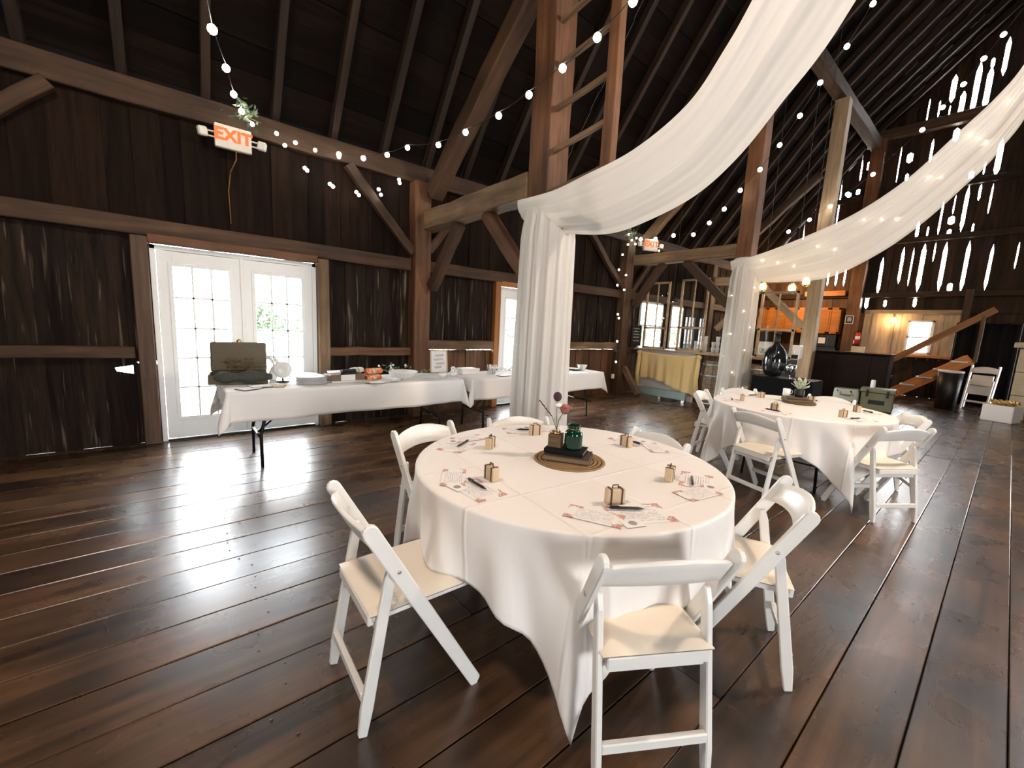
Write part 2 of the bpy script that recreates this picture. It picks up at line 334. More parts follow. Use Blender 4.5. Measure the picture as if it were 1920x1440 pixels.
# ------------------------------------------------------------------ mesh builder
class MB:
    def __init__(s): s.v = []; s.f = []
    def add(s, vs, fs, mtx=None):
        o = len(s.v)
        s.v += [tuple(mtx @ Vector(p)) if mtx else tuple(p) for p in vs]
        s.f += [tuple(i + o for i in f) for f in fs]
        return s
    def box(s, c, d, rot=None):
        x, y, z = d[0] / 2, d[1] / 2, d[2] / 2
        vs = [(-x, -y, -z), (x, -y, -z), (x, y, -z), (-x, y, -z), (-x, -y, z), (x, -y, z), (x, y, z), (-x, y, z)]
        fs = [(0, 3, 2, 1), (4, 5, 6, 7), (0, 1, 5, 4), (1, 2, 6, 5), (2, 3, 7, 6), (3, 0, 4, 7)]
        m = Matrix.Translation(c)
        if rot: m = m @ Euler(rot).to_matrix().to_4x4()
        return s.add(vs, fs, m)
    def b2(s, a, b):
        return s.box([(a[i] + b[i]) / 2 for i in range(3)], [abs(b[i] - a[i]) for i in range(3)])
    def bar(s, p0, p1, w, h, hint=(0, 0, 1), w1=None, h1=None):
        m, l = frame_mtx(p0, p1, hint); w1 = w if w1 is None else w1; h1 = h if h1 is None else h1
        vs = []
        for x, a, b in ((0, w, h), (l, w1, h1)):
            vs += [(x, -a / 2, -b / 2), (x, a / 2, -b / 2), (x, a / 2, b / 2), (x, -a / 2, b / 2)]
        return s.add(vs, [(0, 3, 2, 1), (4, 5, 6, 7), (0, 1, 5, 4), (1, 2, 6, 5), (2, 3, 7, 6), (3, 0, 4, 7)], m)
    def tube(s, pts, r, n=8, cap=True):
        pts = [Vector(p) for p in pts]; rs = r if isinstance(r, (list, tuple)) else [r] * len(pts)
        o = len(s.v); prev = None
        for i, p in enumerate(pts):
            d = (pts[min(i + 1, len(pts) - 1)] - pts[max(i - 1, 0)])
            if d.length < 1e-9: d = Vector((0, 0, 1))
            d.normalize()
            if prev is None: a = d.orthogonal().normalized()
            else:
                a = prev - d * prev.dot(d)
                a = a.normalized() if a.length > 1e-6 else d.orthogonal().normalized()
            prev = a; b = d.cross(a)
            for k in range(n):
                t = 2 * pi * k / n; s.v.append(tuple(p + (a * cos(t) + b * sin(t)) * rs[i]))
        for i in range(len(pts) - 1):
            for k in range(n):
                k2 = (k + 1) % n
                s.f.append((o + i * n + k, o + i * n + k2, o + (i + 1) * n + k2, o + (i + 1) * n + k))
        if cap:
            s.f.append(tuple(o + k for k in reversed(range(n)))); e = o + (len(pts) - 1) * n
            s.f.append(tuple(e + k for k in range(n)))
        return s
    def lathe(s, prof, n=20, c=(0, 0, 0), mtx=None, sq=1.0):
        o = len(s.v); vs = []; fs = []
        for r, z in prof:
            for k in range(n):
                t = 2 * pi * k / n; vs.append((c[0] + r * cos(t), c[1] + r * sin(t) * sq, c[2] + z))
        for i in range(len(prof) - 1):
            for k in range(n):
                k2 = (k + 1) % n; fs.append((i * n + k, i * n + k2, (i + 1) * n + k2, (i + 1) * n + k))
        if prof[0][0] > 1e-5: fs.append(tuple(reversed(range(n))))
        if prof[-1][0] > 1e-5: fs.append(tuple((len(prof) - 1) * n + k for k in range(n)))
        return s.add(vs, fs, mtx)
    def ball(s, c, r, n=10, m=6, sc=(1, 1, 1)):
        vs = []; fs = []
        for i in range(m + 1):
            a = pi * i / m
            for k in range(n):
                t = 2 * pi * k / n; vs.append((c[0] + r * sc[0] * sin(a) * cos(t), c[1] + r * sc[1] * sin(a) * sin(t), c[2] - r * sc[2] * cos(a)))
        for i in range(m):
            for k in range(n):
                k2 = (k + 1) % n; fs.append((i * n + k, i * n + k2, (i + 1) * n + k2, (i + 1) * n + k))
        return s.add(vs, fs)
    def prism(s, poly, t, mtx=None):
        """polygon in local XY extruded from z=0 to z=t"""
        n = len(poly); vs = [(x, y, 0) for x, y in poly] + [(x, y, t) for x, y in poly]
        fs = [tuple(reversed(range(n))), tuple(range(n, 2 * n))] + [(i, (i + 1) % n, n + (i + 1) % n, n + i) for i in range(n)]
        return s.add(vs, fs, mtx)
    def grid(s, fn, nu, nv, close=False):
        o = len(s.v)
        for i in range(nu + 1):
            for j in range(nv + (0 if close else 1)):
                s.v.append(tuple(fn(i / nu, j / nv)))
        w = nv if close else nv + 1
        for i in range(nu):
            for j in range(nv):
                j2 = (j + 1) % w if close else j + 1
                s.f.append((o + i * w + j, o + i * w + j2, o + (i + 1) * w + j2, o + (i + 1) * w + j))
        return s
    def build(s, name, m, parent=None, smooth=False, loc=None, rot=None, bevel=0, solid=0, seg=1):
        me = bpy.data.meshes.new(name); me.from_pydata(s.v, [], s.f)
        if smooth: me.polygons.foreach_set('use_smooth', [True] * len(me.polygons))
        me.materials.append(m if not isinstance(m, str) else M[m])
        if not solid and not smooth or True:
            bm = bmesh.new(); bm.from_mesh(me); bmesh.ops.remove_doubles(bm, verts=bm.verts, dist=1e-5)
            bmesh.ops.recalc_face_normals(bm, faces=bm.faces); bm.to_mesh(me); bm.free()
        o = bpy.data.objects.new(name, me); COL.objects.link(o)
        if parent: o.parent = parent
        if loc: o.location = loc
        if rot: o.rotation_euler = rot
        if solid:
            md = o.modifiers.new('thickness', 'SOLIDIFY'); md.thickness = solid; md.offset = 0
        if bevel:
            md = o.modifiers.new('edge', 'BEVEL'); md.width = bevel; md.segments = seg; md.limit_method = 'ANGLE'; md.angle_limit = radians(40)
        return o
def frame_mtx(p0, p1, hint=(0, 0, 1)):
    p0 = Vector(p0); p1 = Vector(p1); x = p1 - p0; l = x.length; x.normalize(); h = Vector(hint)
    if abs(x.dot(h)) > .98: h = Vector((1, 0, 0)) if abs(x.x) < .9 else Vector((0, 1, 0))
    y = h.cross(x).normalized(); z = x.cross(y)
    m = Matrix((x, y, z)).transposed().to_4x4(); m.translation = p0
    return m, l
def tag(o, label, cat, group=None, kind=None):
    if label: o['label'] = label
    if cat: o['category'] = cat
    if group: o['group'] = group
    if kind: o['kind'] = kind
    return o
def thing(name, label, cat, loc=(0, 0, 0), rz=0, group=None):
    o = bpy.data.objects.new(name, None); o.empty_display_size = .1; COL.objects.link(o)
    o.location = loc; o.rotation_euler = (0, 0, rz)
    return tag(o, label, cat, group)
def struct(name, label=None):
    o = bpy.data.objects.new(name, None); o.empty_display_size = .1; COL.objects.link(o); o['kind'] = 'structure'
    if label: o['label'] = label
    return o
def dup(root, loc, rz, label=None, group=None):
    r = root.copy(); COL.objects.link(r); r.location = loc; r.rotation_euler = (0, 0, rz)
    if label: r['label'] = label
    if group: r['group'] = group
    for ch in list(root.children):
        c = ch.copy(); COL.objects.link(c); c.parent = r
        for g in list(ch.children):
            d = g.copy(); COL.objects.link(d); d.parent = c
    return r
def timber(name, p0, p1, w, h, m, parent=None, jit=.008, seg=6, hint=(0, 0, 1), bevel=.008):
    """hewn timber: grain along local X, slightly uneven faces"""
    mt, l = frame_mtx(p0, p1, hint); b = MB(); ring = []
    for i in range(seg + 1):
        dy = random.uniform(-jit, jit); dz = random.uniform(-jit, jit); sc = 1 + random.uniform(-jit, jit) * 3
        a, c = w / 2 * sc, h / 2 * sc; x = l * i / seg
        b.v += [(x, -a + dy, -c + dz), (x, a + dy, -c + dz), (x, a + dy, c + dz), (x, -a + dy, c + dz)]
    for i in range(seg):
        k = i * 4
        for q in range(4):
            b.f.append((k + q, k + (q + 1) % 4, k + 4 + (q + 1) % 4, k + 4 + q))
    b.f.append((3, 2, 1, 0)); e = seg * 4; b.f.append((e, e + 1, e + 2, e + 3))
    o = b.build(name, m, parent, bevel=bevel)
    o.matrix_local = mt
    return o
def plank(name, p0, p1, w, t, m, parent=None, hint=(0, 0, 1), edge=.003, prof=None):
    """flat board along local X, width local Y, thickness local Z; prof = (left[(x,inset)], right[...])"""
    mt, l = frame_mtx(p0, p1, hint); b = MB()
    if prof is None:
        n = 4; L_ = [(l * i / n, random.uniform(-edge, edge)) for i in range(n + 1)]; R_ = [(l * i / n, random.uniform(-edge, edge)) for i in range(n + 1)]
    else: L_, R_ = prof
    poly = [(x, -w / 2 + q) for x, q in L_] + [(x, w / 2 - q) for x, q in reversed(R_)]
    b.prism(poly, t)
    b.v = [(x, y, z - t / 2) for x, y, z in b.v]
    o = b.build(name, m, parent); o.matrix_local = mt
    return o
def lerp(a, b, t): return a + (b - a) * t

# ================================================================== SETTING
WX, GY = -5.78, 16.0           # inner planes of the left siding and of the gable siding
RIDX, RIDZ, PURX, PURZ, PLZ = .30, 10.45, -3.2, 7.13, 3.62
RWX = 2 * RIDX - WX            # right wall mirrors the left
NY = -4.6

# ---- floor: every board a piece
floor = MB().b2((WX - .1, NY, -.12), (RWX + .1, GY + .1, -.03)).build('floor', 'subfloor'); floor['kind'] = 'structure'
bw = .245; xk = .188 + bw * 25
k = 0
while xk > WX + .02:
    xa = max(xk - bw, WX - .02); w = xk - xa - .005
    y = NY + (random.random() * 2.4 if k else 1.); y0 = NY
    cuts = []
    yy = NY + random.uniform(1.5, 3.8)
    while yy < GY - 1.5: cuts.append(yy); yy += random.uniform(3.2, 4.6)
    if abs(xa + .302) < .01 or abs(xa + .547) < .01: cuts = [.0 if abs(xa + .302) < .01 else -1.2, 3.73, 7.6, 11.6]
    cuts.append(GY + .05)
    for yc in cuts:
        l = yc - y0 - .004
        zt = random.uniform(-.0015, .0015); c = .003
        b = MB()
        b.v = [(0, -w / 2, -.03), (l, -w / 2, -.03), (l, w / 2, -.03), (0, w / 2, -.03),
               (0, -w / 2, zt - c), (l, -w / 2, zt - c), (l, w / 2, zt - c), (0, w / 2, zt - c),
               (0, -w / 2 + c, zt), (l, -w / 2 + c, zt), (l, w / 2 - c, zt), (0, w / 2 - c, zt)]
        b.f = [(0, 3, 2, 1), (0, 1, 5, 4), (1, 2, 6, 5), (2, 3, 7, 6), (3, 0, 4, 7), (4, 5, 9, 8), (5, 6, 10, 9), (6, 7, 11, 10), (7, 4, 8, 11), (8, 9, 10, 11)]
        o = b.build('floor_board', 'floor', floor)
        o.location = (xa + w / 2 + .0025, y0, 0); o.rotation_euler = (0, 0, pi / 2)
        y0 = yc
    xk -= bw; k += 1
nb = MB()
for ny in (-2.2, .25, 3.1, 5.7, 8.4):
    x = WX + .06
    while x < 3.0:
        for q in (.06, .17):
            nb.lathe([(.006, .0016), (.0, .0032)], 6, (x + q, ny + random.uniform(-.05, .05), 0))
        x += bw
o = nb.build('nail_head', 'black', floor); o['kind'] = 'stuff'

# ---- left wall
wl = struct('wall_left')
def vplank(y0, y1, z0, z1, m, i, prof=None, x=WX):
    w = y1 - y0 + .016
    return plank('siding_board', (x - .013 - (.014 if i % 2 else 0), (y0 + y1) / 2, z0), (x - .013 - (.014 if i % 2 else 0), (y0 + y1) / 2, z1), w, .022, m, wl, (1, 0, 0), .004, prof)
def wall_row(spans, z0, z1, m, wid=.205, zj=0, notch={}):
    i = 0
    for a, b in spans:
        n = max(1, round((b - a) / wid)); ys = [a + (b - a) * k / n for k in range(n + 1)]
        for k in range(1, n): ys[k] += random.uniform(-.02, .02)
        for k in range(n):
            mm = m((ys[k] + ys[k + 1]) / 2) if callable(m) else m
            zz = z1 - (random.uniform(0, zj) if zj else 0)
            prof = None
            for (hy, hz, hr) in notch.get('h', []):
                if ys[k] <= hy < ys[k + 1]:
                    l = zz - z0; q = hz - z0; dep = ys[k + 1] - hy
                    prof = ([(0, 0), (q - hr * 1.3, 0), (q - hr * .5, dep), (q + hr * .4, dep * 1.1), (q + hr, 0), (l, 0)], [(0, 0), (l, 0)])
            vplank(ys[k], ys[k + 1], z0, zz, mm, i, prof); i += 1
D1, D2 = (-.127, 1.46), (4.40, 6.08)
DH = 2.085
lowm = lambda y: 'siding_warmlit' if y > 3.05 else 'siding_worn'
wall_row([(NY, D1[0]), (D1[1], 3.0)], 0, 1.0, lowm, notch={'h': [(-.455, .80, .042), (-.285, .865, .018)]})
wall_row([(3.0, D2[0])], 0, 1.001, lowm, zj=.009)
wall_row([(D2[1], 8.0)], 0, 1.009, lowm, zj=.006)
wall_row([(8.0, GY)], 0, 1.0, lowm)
W1, W2 = (8.66, 9.66), (10.05, 10.65)
wall_row([(3.0, D2[0]), (D2[1], 8.0)], 1.012, 2.18, 'siding_worn')
wall_row([(NY, D1[0]), (D1[1], 3.0), (8.0, W1[0]), (W1[1], W2[0]), (W2[1], GY)], 1.0, 2.18, 'siding_worn')
wall_row([(NY, GY)], 2.16, 3.5, 'siding', .2)
def piece(name, p0, p1, w, h, m, par=wl, **k): return timber(name, p0, p1, w, h, m, par, **k)
# plate, girts, posts, braces, corner pieces of the left wall
piece('wall_plate', (-5.83, NY, 3.5), (-5.83, GY, 3.5), .26, .24, 'timber', seg=24)
bays = [(NY, 2.74), (3.0, 7.76), (8.02, 11.76), (12.02, GY)]
for a, b in bays: piece('girt', (-5.74, a, 2.24), (-5.74, b, 2.24), .10, .17, 'timber', seg=10)
for a, b, z, m in ((NY, -.29, .985, 'timber'), (1.60, 2.74, .985, 'timber_red'), (3.0, 4.27, 1.08, 'timber_tan'), (6.21, 7.76, 1.09, 'timber_tan'), (8.02, GY, .985, 'timber')):
    piece('girt', (-5.73, a, z), (-5.73, b, z), .11, .115 if z < 1 else .14, m)
for y in (2.87, 7.89, 11.89):
    piece('wall_post', (-5.70, y, 0), (-5.70, y, 3.38), .25, .22, 'timber_red' if y < 5 else 'timber', seg=10)
for a, b in (((-5.70, 1.85, 3.36), (-5.70, 2.76, 2.40)), ((-5.70, 6.60, 3.36), (-5.70, 7.78, 2.38)), ((-5.70, -1.75, 2.30), (-5.70, -.72, 3.36)), ((-5.70, 8.03, 2.2), (-5.70, 9.1, 3.36)), ((-5.70, 3.0, 2.45), (-5.70, 3.7, 3.36))):
    piece('wall_brace', a, b, .10, .12, 'timber')

# ---- doors
def french_door(name, y0, y1, casing, hinge_open=0):
    d = struct(name)
    xf = -5.755
    j = .045
    fr = MB(); fr.b2((xf - .06, y0, 0), (xf + .015, y0 + j, DH)); fr.b2((xf - .06, y1 - j, 0), (xf + .015, y1, DH)); fr.b2((xf - .06, y0, DH - j), (xf + .015, y1, DH)); 
    fr.build('door_frame', 'white_paint', d, bevel=.003)
    MB().b2((xf - .08, y0 + j, 0), (xf + .03, y1 - j, .022)).build('threshold', 'blackmetal', d)
    mid = (y0 + y1) / 2
    for side, (a, b) in enumerate(((y0 + j + .003, mid - .002), (mid + .002, y1 - j - .003))):
        st, tr, br = .125, .15, .235
        z0, z1 = .028, DH - j - .004
        ga, gb, gz0, gz1 = a + st, b - st * .95, z0 + br, z1 - tr
        lf = MB(); x0, x1 = xf - .045, xf
        lf.b2((x0, a, z0), (x1, ga, z1)); lf.b2((x0, gb, z0), (x1, b, z1)); lf.b2((x0, ga, z1 - tr), (x1, gb, z1)); lf.b2((x0, ga, z0), (x1, gb, gz0))
        leaf = lf.build('door_leaf', 'white_paint', d, bevel=.003)
        MB().b2((xf, ga - .035, gz0 - .035), (xf + .008, ga, gz1 + .035)).b2((xf, gb, gz0 - .035), (xf + .008, gb + .035, gz1 + .035)).b2((xf, ga, gz1), (xf + .008, gb, gz1 + .035)).b2((xf, ga, gz0 - .035), (xf + .008, gb, gz0)).build('glazing_bead', 'white_paint', leaf, bevel=.002)
        pw, ph = (gb - ga) / 3, (gz1 - gz0) / 5
        for i in (1, 2): MB().b2((xf - .034, ga + pw * i - .009, gz0), (xf + .004, ga + pw * i + .009, gz1)).build('muntin', 'white_paint', leaf)
        for k in range(1, 5): MB().b2((xf - .034, ga, gz0 + ph * k - .009), (xf + .004, gb, gz0 + ph * k + .009)).build('muntin', 'white_paint', leaf)
        pm = None
        for i in range(3):
            for k in range(5):
                if pm is None:
                    p = MB().box((0, 0, 0), (.004, pw - .018, ph - .018)).build('pane', 'glass', leaf); pm = p.data
                else:
                    p = bpy.data.objects.new('pane', pm); COL.objects.link(p); p.parent = leaf
                p.location = (xf - .02, ga + pw * (i + .5), gz0 + ph * (k + .5))
        if side == 0:
            h = MB().lathe([(.028, 0), (.028, .008), (.012, .012), (.012, .035)], 12).lathe([(.006, .03), (.024, .036), (.028, .05), (.02, .064), (0, .068)], 12)
            h.build('door_knob', 'brass', leaf, True, (xf + .001, b - .055, .95), (0, pi / 2, 0))
            MB().lathe([(.026, 0), (.026, .01), (.0, .014)], 12).build('deadbolt', 'brass', leaf, True, (xf + .001, b - .055, 1.10), (0, pi / 2, 0))
        else:
            MB().b2((xf, a - .02, z0), (xf + .010, a + .02, z1)).build('astragal', 'white_paint', leaf, bevel=.003)
    return d
d1 = french_door('door_1', *D1, 'trim_dark')
timber('casing', (-5.72, D1[0] - .075, 0), (-5.72, D1[0] - .075, 2.15), .135, .12, 'trim_dark', d1, .003)
timber('casing', (-5.72, D1[1] + .075, 0), (-5.72, D1[1] + .075, 2.15), .135, .12, 'timber_tan', d1, .003)
timber('casing', (-5.715, D1[0] - .01, DH + .05), (-5.715, D1[1] + .01, DH + .05), .10, .09, 'timber_red', d1, .003)
d2 = french_door('door_2', *D2, 'trim_orange')
for yy in (D2[0] - .065, D2[1] + .065): timber('casing', (-5.72, yy, 0), (-5.72, yy, 2.16), .115, .10, 'trim_orange', d2, .003)
timber('casing', (-5.715, D2[0] - .008, DH + .045), (-5.715, D2[1] + .008, DH + .045), .10, .085, 'trim_orange', d2, .003)

# ---- windows
def window(name, axis, a, b, z0, z1, at, nx, nz, m='white_paint'):
    w = struct(name); f = .05
    def bx(p, q, d0, d1):
        if axis == 'Y': return ((at + d0, p[0], p[1]), (at + d1, q[0], q[1]))
        return ((p[0], at + d0, p[1]), (q[0], at + d1, q[1]))
    fr = MB()
    for p, q in (((a, z0), (a + f, z1)), ((b - f, z0), (b, z1)), ((a, z1 - f), (b, z1)), ((a, z0), (b, z0 + f)), ((a, (z0 + z1) / 2 - .02), (b, (z0 + z1) / 2 + .02))):
        fr.b2(*bx(p, q, -.05, .03))
    fr.build('window_frame', m, w, bevel=.003)
    for i in range(1, nx): MB().b2(*bx((lerp(a, b, i / nx) - .008, z0 + f), (lerp(a, b, i / nx) + .008, z1 - f), -.02, .01)).build('muntin', m, w)
    for i in range(nx):
        for k in range(nz):
            MB().b2(*bx((lerp(a + f, b - f, i / nx), lerp(z0 + f, z1 - f, k / nz)), (lerp(a + f, b - f, (i + 1) / nx), lerp(z0 + f, z1 - f, (k + 1) / nz)), -.008, -.004)).build('pane', 'glass', w)
    return w
window('window_1', 'Y', W1[0], W1[1], 1.02, 2.16, -5.78, 2, 2)
window('window_2', 'Y', W2[0], W2[1], 1.02, 2.16, -5.78, 1, 2)
window('window_3', 'X', -1.97, -1.44, 1.18, 2.10, 16.02, 2, 3)

# ---- gable (far wall): single boards with the daylight gaps between them
wf = struct('wall_far')
GAPS = [(-4.81, 4.62, 4.94, 0.04), (-3.99, 4.9, 6.15, 0.04), (-3.94, 3.11, 3.56, 0.05), (-3.81, 5.73, 5.88, 0.15), (-3.76, 3.11, 3.58, 0.05), (-3.6, 5.76, 5.94, 0.14), (-3.6, 6.13, 6.75, 0.04), (-3.55, 3.1, 3.64, 0.05), (-3.38, 6.38, 6.69, 0.25), (-2.98, 2.42, 2.81, 0.12), (-2.77, 2.81, 3.91, 0.11), (-2.75, 5.86, 6.94, 0.03), (-2.56, 2.47, 2.68, 0.07), (-2.55, 5.92, 6.13, 0.09), (-2.54, 6.39, 6.67, 0.18), (-2.37, 7.3, 8.0, 0.03), (-2.34, 3.08, 4.15, 0.07), (-2.16, 6.28, 6.91, 0.05), (-2.16, 7.42, 7.86, 0.03), (-2.13, 3.02, 4.12, 0.03), (-2.13, 4.33, 4.79, 0.09), (-2.01, 2.46, 2.73, 0.08), (-1.96, 7.7, 8.4, 0.15), (-1.95, 7.32, 7.66, 0.03), (-1.93, 4.35, 4.63, 0.04), (-1.92, 2.86, 4.2, 0.14), (-1.76, 7.24, 7.93, 0.14), (-1.75, 6.7, 7.05, 0.16), (-1.72, 4.35, 5.25, 0.04), (-1.7, 3.67, 4.2, 0.03), (-1.54, 7.27, 8.54, 0.15), (-1.53, 4.6, 4.83, 0.18), (-1.52, 4.84, 5.37, 0.03), (-1.51, 2.85, 4.2, 0.12), (-1.51, 4.3, 4.5, 0.12), (-1.34, 7.31, 8.33, 0.15), (-1.31, 4.38, 5.55, 0.1), (-1.31, 5.66, 5.9, 0.13), (-1.3, 2.87, 3.1, 0.14), (-1.24, 8.29, 8.53, 0.09), (-1.12, 5.73, 6.06, 0.03), (-1.11, 8.0, 8.91, 0.12), (-1.1, 4.32, 4.59, 0.04), (-1.1, 5.11, 5.54, 0.05), (-1.09, 2.83, 4.18, 0.08), (-0.91, 5.66, 6.55, 0.14), (-0.89, 4.73, 5.52, 0.03), (-0.68, 2.85, 4.05, 0.06), (-0.26, 3.36, 4.03, 0.03)]
PS = .2075
def roofz(x):
    x = x if x <= RIDX else 2 * RIDX - x
    return PURZ + (x - PURX) * (RIDZ - PURZ) / (RIDX - PURX) if x > PURX else PLZ + (x - WX) * (PURZ - PLZ) / (PURX - WX)
def inset(kb, z):
    r = -.006
    for (x, z0, z1, w) in GAPS:
        if round((x + 1.92) / PS) != kb or not (z0 <= z <= z1): continue
        l = z1 - z0; t = min(1, min(z - z0, z1 - z) / max(.02, l * .18)); r = max(r, lerp(-.003, w * (.46 if w < .09 else .34), t ** .8))
    return r
def gable_row(z0, z1, ka, kb, m):
    for k in range(ka, kb):
        xa = -1.92 + PS * k; xb = xa + PS
        ta, tb_ = min(z1, roofz(xa) + .275), min(z1, roofz(xb) + .275); top = min(ta, tb_)
        if top - z0 < .05: continue
        zs = {z0, top}
        for (x, q0, q1, w) in GAPS:
            if round((x + 1.92) / PS) in (k, k + 1):
                for f in (0, .18, .5, .82, 1): zs.add(min(max(lerp(q0, q1, f), z0), top))
        zs = sorted(zs)
        L_ = [(z - z0, max(inset(k, z), -.006) + random.uniform(-.003, .003)) for z in zs]; R_ = [(z - z0, inset(k + 1, z) + random.uniform(-.003, .003)) for z in zs]; L_[-1] = (ta - z0, L_[-1][1]); R_[-1] = (tb_ - z0, R_[-1][1])
        yy = GY + .013 + (.014 if k % 2 else 0)
        plank('siding_board', ((xa + xb) / 2, yy, z0), ((xa + xb) / 2, yy, top), PS, .022, 'siding_warmlit' if xb < -3.2 and z0 < 4 else m, wf, (0, 1, 0), 0, (L_, R_))
gable_row(2.30, 2.80, -19, 32, 'gable'); gable_row(2.80, 4.28, -19, 32, 'gable'); gable_row(4.28, 7.20, -19, 32, 'gable'); gable_row(7.20, 10.4, -9, 20, 'gable')
# lower wall of the gable: kitchen boards with warm light in their colour, pale panel bay with the window, dark boards to the right
for k in range(-19, 40):
    xa = -1.92 + PS * k; xb = xa + PS; xm = (xa + xb) / 2
    if xb > RWX + .2: break
    if 2.1 < xm < 4.4: continue  # boards left out for the opening added to light the far floor
    m = 'siding_warmlit' if xm < -3.0 else ('siding_pale' if xm < -.9 else 'gable')
    yy = GY + .013 + (.014 if k % 2 else 0)
    spans = [(0, 1.12, 'gable')] + ([(1.12, 1.2, m), (2.08, 2.31, m)] if -1.97 < xm < -1.44 else [(1.12, 2.31, m)]) if m == 'siding_pale' else [(0, 2.31, m)]
    for z0, z1, m_ in spans: plank('siding_board', (xm, yy, z0), (xm, yy, z1), PS + .012, .022, m_, wf, (0, 1, 0), .003)
for z in (2.80, 4.28, 5.60):
    timber('girt', (WX + .1, GY - .08, z), (RWX - .1, GY - .08, z), .15, .14, 'gable', wf, seg=16)
timber('girt', (-3.4, GY - .12, 7.22), (4.0, GY - .12, 7.22), .22, .26, 'timber', wf, seg=10)
timber('girt', (-2.95, GY - .06, 2.33), (-.86, GY - .06, 2.33), .11, .10, 'timber_pale', wf)
timber('gable_post', (-3.2, GY - .16, 0), (-3.2, GY - .16, 7.1), .30, .30, 'timber_red', wf, seg=14)
timber('gable_post', (-.90, GY - .14, 0), (-.90, GY - .14, 2.9), .15, .15, 'timber', wf)
timber('gable_post', (.95, GY - .16, 0), (.95, GY - .16, 8.4), .28, .28, 'timber', wf, seg=14)
timber('window_ledge', (-2.95, GY - .10, 1.12), (-.95, GY - .10, 1.12), .18, .07, 'orange_stair', wf)
timber('corner_batten', (-2.28, GY - .02, 1.15), (-2.28, GY - .02, 2.28), .03, .05, 'timber_pale', wf, .002)

# ---- right wall with the opening added for daylight fill, near wall with its open barn door
wr = struct('wall_right'); wn = struct('wall_near')
def plainwall(par, pts, axis, at):
    for (a0, b0, a1, b1) in pts:
        n = max(1, round(abs(a1 - a0) / .35)); 
        for k in range(n):
            p, q = lerp(a0, a1, k / n), lerp(a0, a1, (k + 1) / n)
            b = MB()
            if axis == 'X': b.b2((at, p, b0), (at + .03, q - .0005, b1))
            else: b.b2((p, at, b0), (q - .0005, at + .03, b1 if b1 < 4 else min(b1, max(roofz(p), roofz(q)) + .05)))
            b.build('siding_board', 'siding', par)
plainwall(wr, [(NY, 0, -.2, 3.7), (-.2, 0, 1.8, .8), (-.2, 2.4, 1.8, 3.7), (1.8, 0, GY, 3.7)], 'X', RWX)
plainwall(wn, [(WX - .1, 0, 1.8, 11), (1.8, 2.5, 2.2, 11), (2.2, 0, RWX + .1, 11)], 'Y', NY - .03)
timber('wall_plate', (RWX + .05, NY, 3.5), (RWX + .05, GY, 3.5), .26, .24, 'timber', wr, seg=10)

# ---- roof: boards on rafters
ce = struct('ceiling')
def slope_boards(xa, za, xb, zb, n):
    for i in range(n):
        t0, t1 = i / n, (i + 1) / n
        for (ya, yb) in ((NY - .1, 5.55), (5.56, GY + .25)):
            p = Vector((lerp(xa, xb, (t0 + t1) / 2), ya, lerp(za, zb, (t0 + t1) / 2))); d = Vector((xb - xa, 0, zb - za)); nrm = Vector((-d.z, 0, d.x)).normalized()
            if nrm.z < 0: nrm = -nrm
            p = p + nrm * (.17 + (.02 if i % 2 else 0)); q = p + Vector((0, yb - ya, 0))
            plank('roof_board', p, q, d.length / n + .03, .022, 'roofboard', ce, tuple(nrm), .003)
for s in (1, -1):
    fx = (lambda x: x) if s == 1 else (lambda x: 2 * RIDX - x)
    slope_boards(fx(WX - .35), PLZ - .45, fx(PURX), PURZ, 16 if s == 1 else 8)
    slope_boards(fx(PURX), PURZ, fx(RIDX), RIDZ, 15 if s == 1 else 8)
    y = NY + .30 if s == 1 else NY + .3
    y = -.236 - .655 * 6
    lowr = upr = None
    while y < GY:
        for (xa, za, xb, zb, nm) in ((WX - .1, PLZ - .08, PURX, PURZ, 'l'), (PURX, PURZ, RIDX, RIDZ, 'u')):
            d = Vector((fx(xb) - fx(xa), 0, zb - za)); nrm = Vector((-d.z, 0, d.x)).normalized(); nrm = nrm if nrm.z > 0 else -nrm
            o = timber('rafter', Vector((fx(xa), y, za)) + nrm * .085, Vector((fx(xb), y, zb)) + nrm * .085, .085, .13, 'rafter', ce, .006, 5)
        y += .655
for x in (PURX - .05, 2 * RIDX - PURX + .05):
    timber('purlin', (x, NY, PURZ - .17), (x, GY, PURZ - .17), .24, .26, 'timber', ce, seg=20)
timber('ridge_beam', (RIDX, NY, RIDZ - .1), (RIDX, GY, RIDZ - .1), .15, .2, 'rafter', ce, seg=8)

# ---- free standing timber frame: posts, tie beams, struts and braces
def beam(name, label, cat, p0, p1, w, h, m, **k):
    return tag(timber(name, p0, p1, w, h, m, None, **k), label, cat)
PX = -3.235
BY = (3.04, 8.13, 12.03)
nm = ('nearest', 'middle', 'farthest')
beam('timber_post', 'tall hewn post carrying the ladder and the nearest white drape', 'post', (PX, BY[0], 0), (PX, BY[0], PURZ - .3), .28, .28, 'timber_red', seg=14)
beam('timber_post', 'tall hewn post above the second sheer drape, behind the bar counter', 'post', (PX - .07, BY[1], 0), (PX - .07, BY[1], PURZ - .3), .26, .26, 'timber_red', seg=14)
beam('timber_post', 'pale lower post standing left of the piano, farthest of the frame', 'post', (PX + .03, BY[2], 0), (PX + .03, BY[2], PURZ - .3), .27, .27, 'timber_pale', seg=14)
beam('tie_beam', 'heavy tie beam from wall post to the post with the ladder', 'beam', (-5.82, 2.99, 2.86), (PX - .14, 2.99, 2.86), .24, .25, 'timber_tan', seg=8)
beam('tie_beam', 'tie beam over the bar joining wall and second draped post', 'beam', (-5.82, 8.08, 2.98), (PX - .2, 8.08, 2.98), .22, .21, 'timber_tan', seg=8)
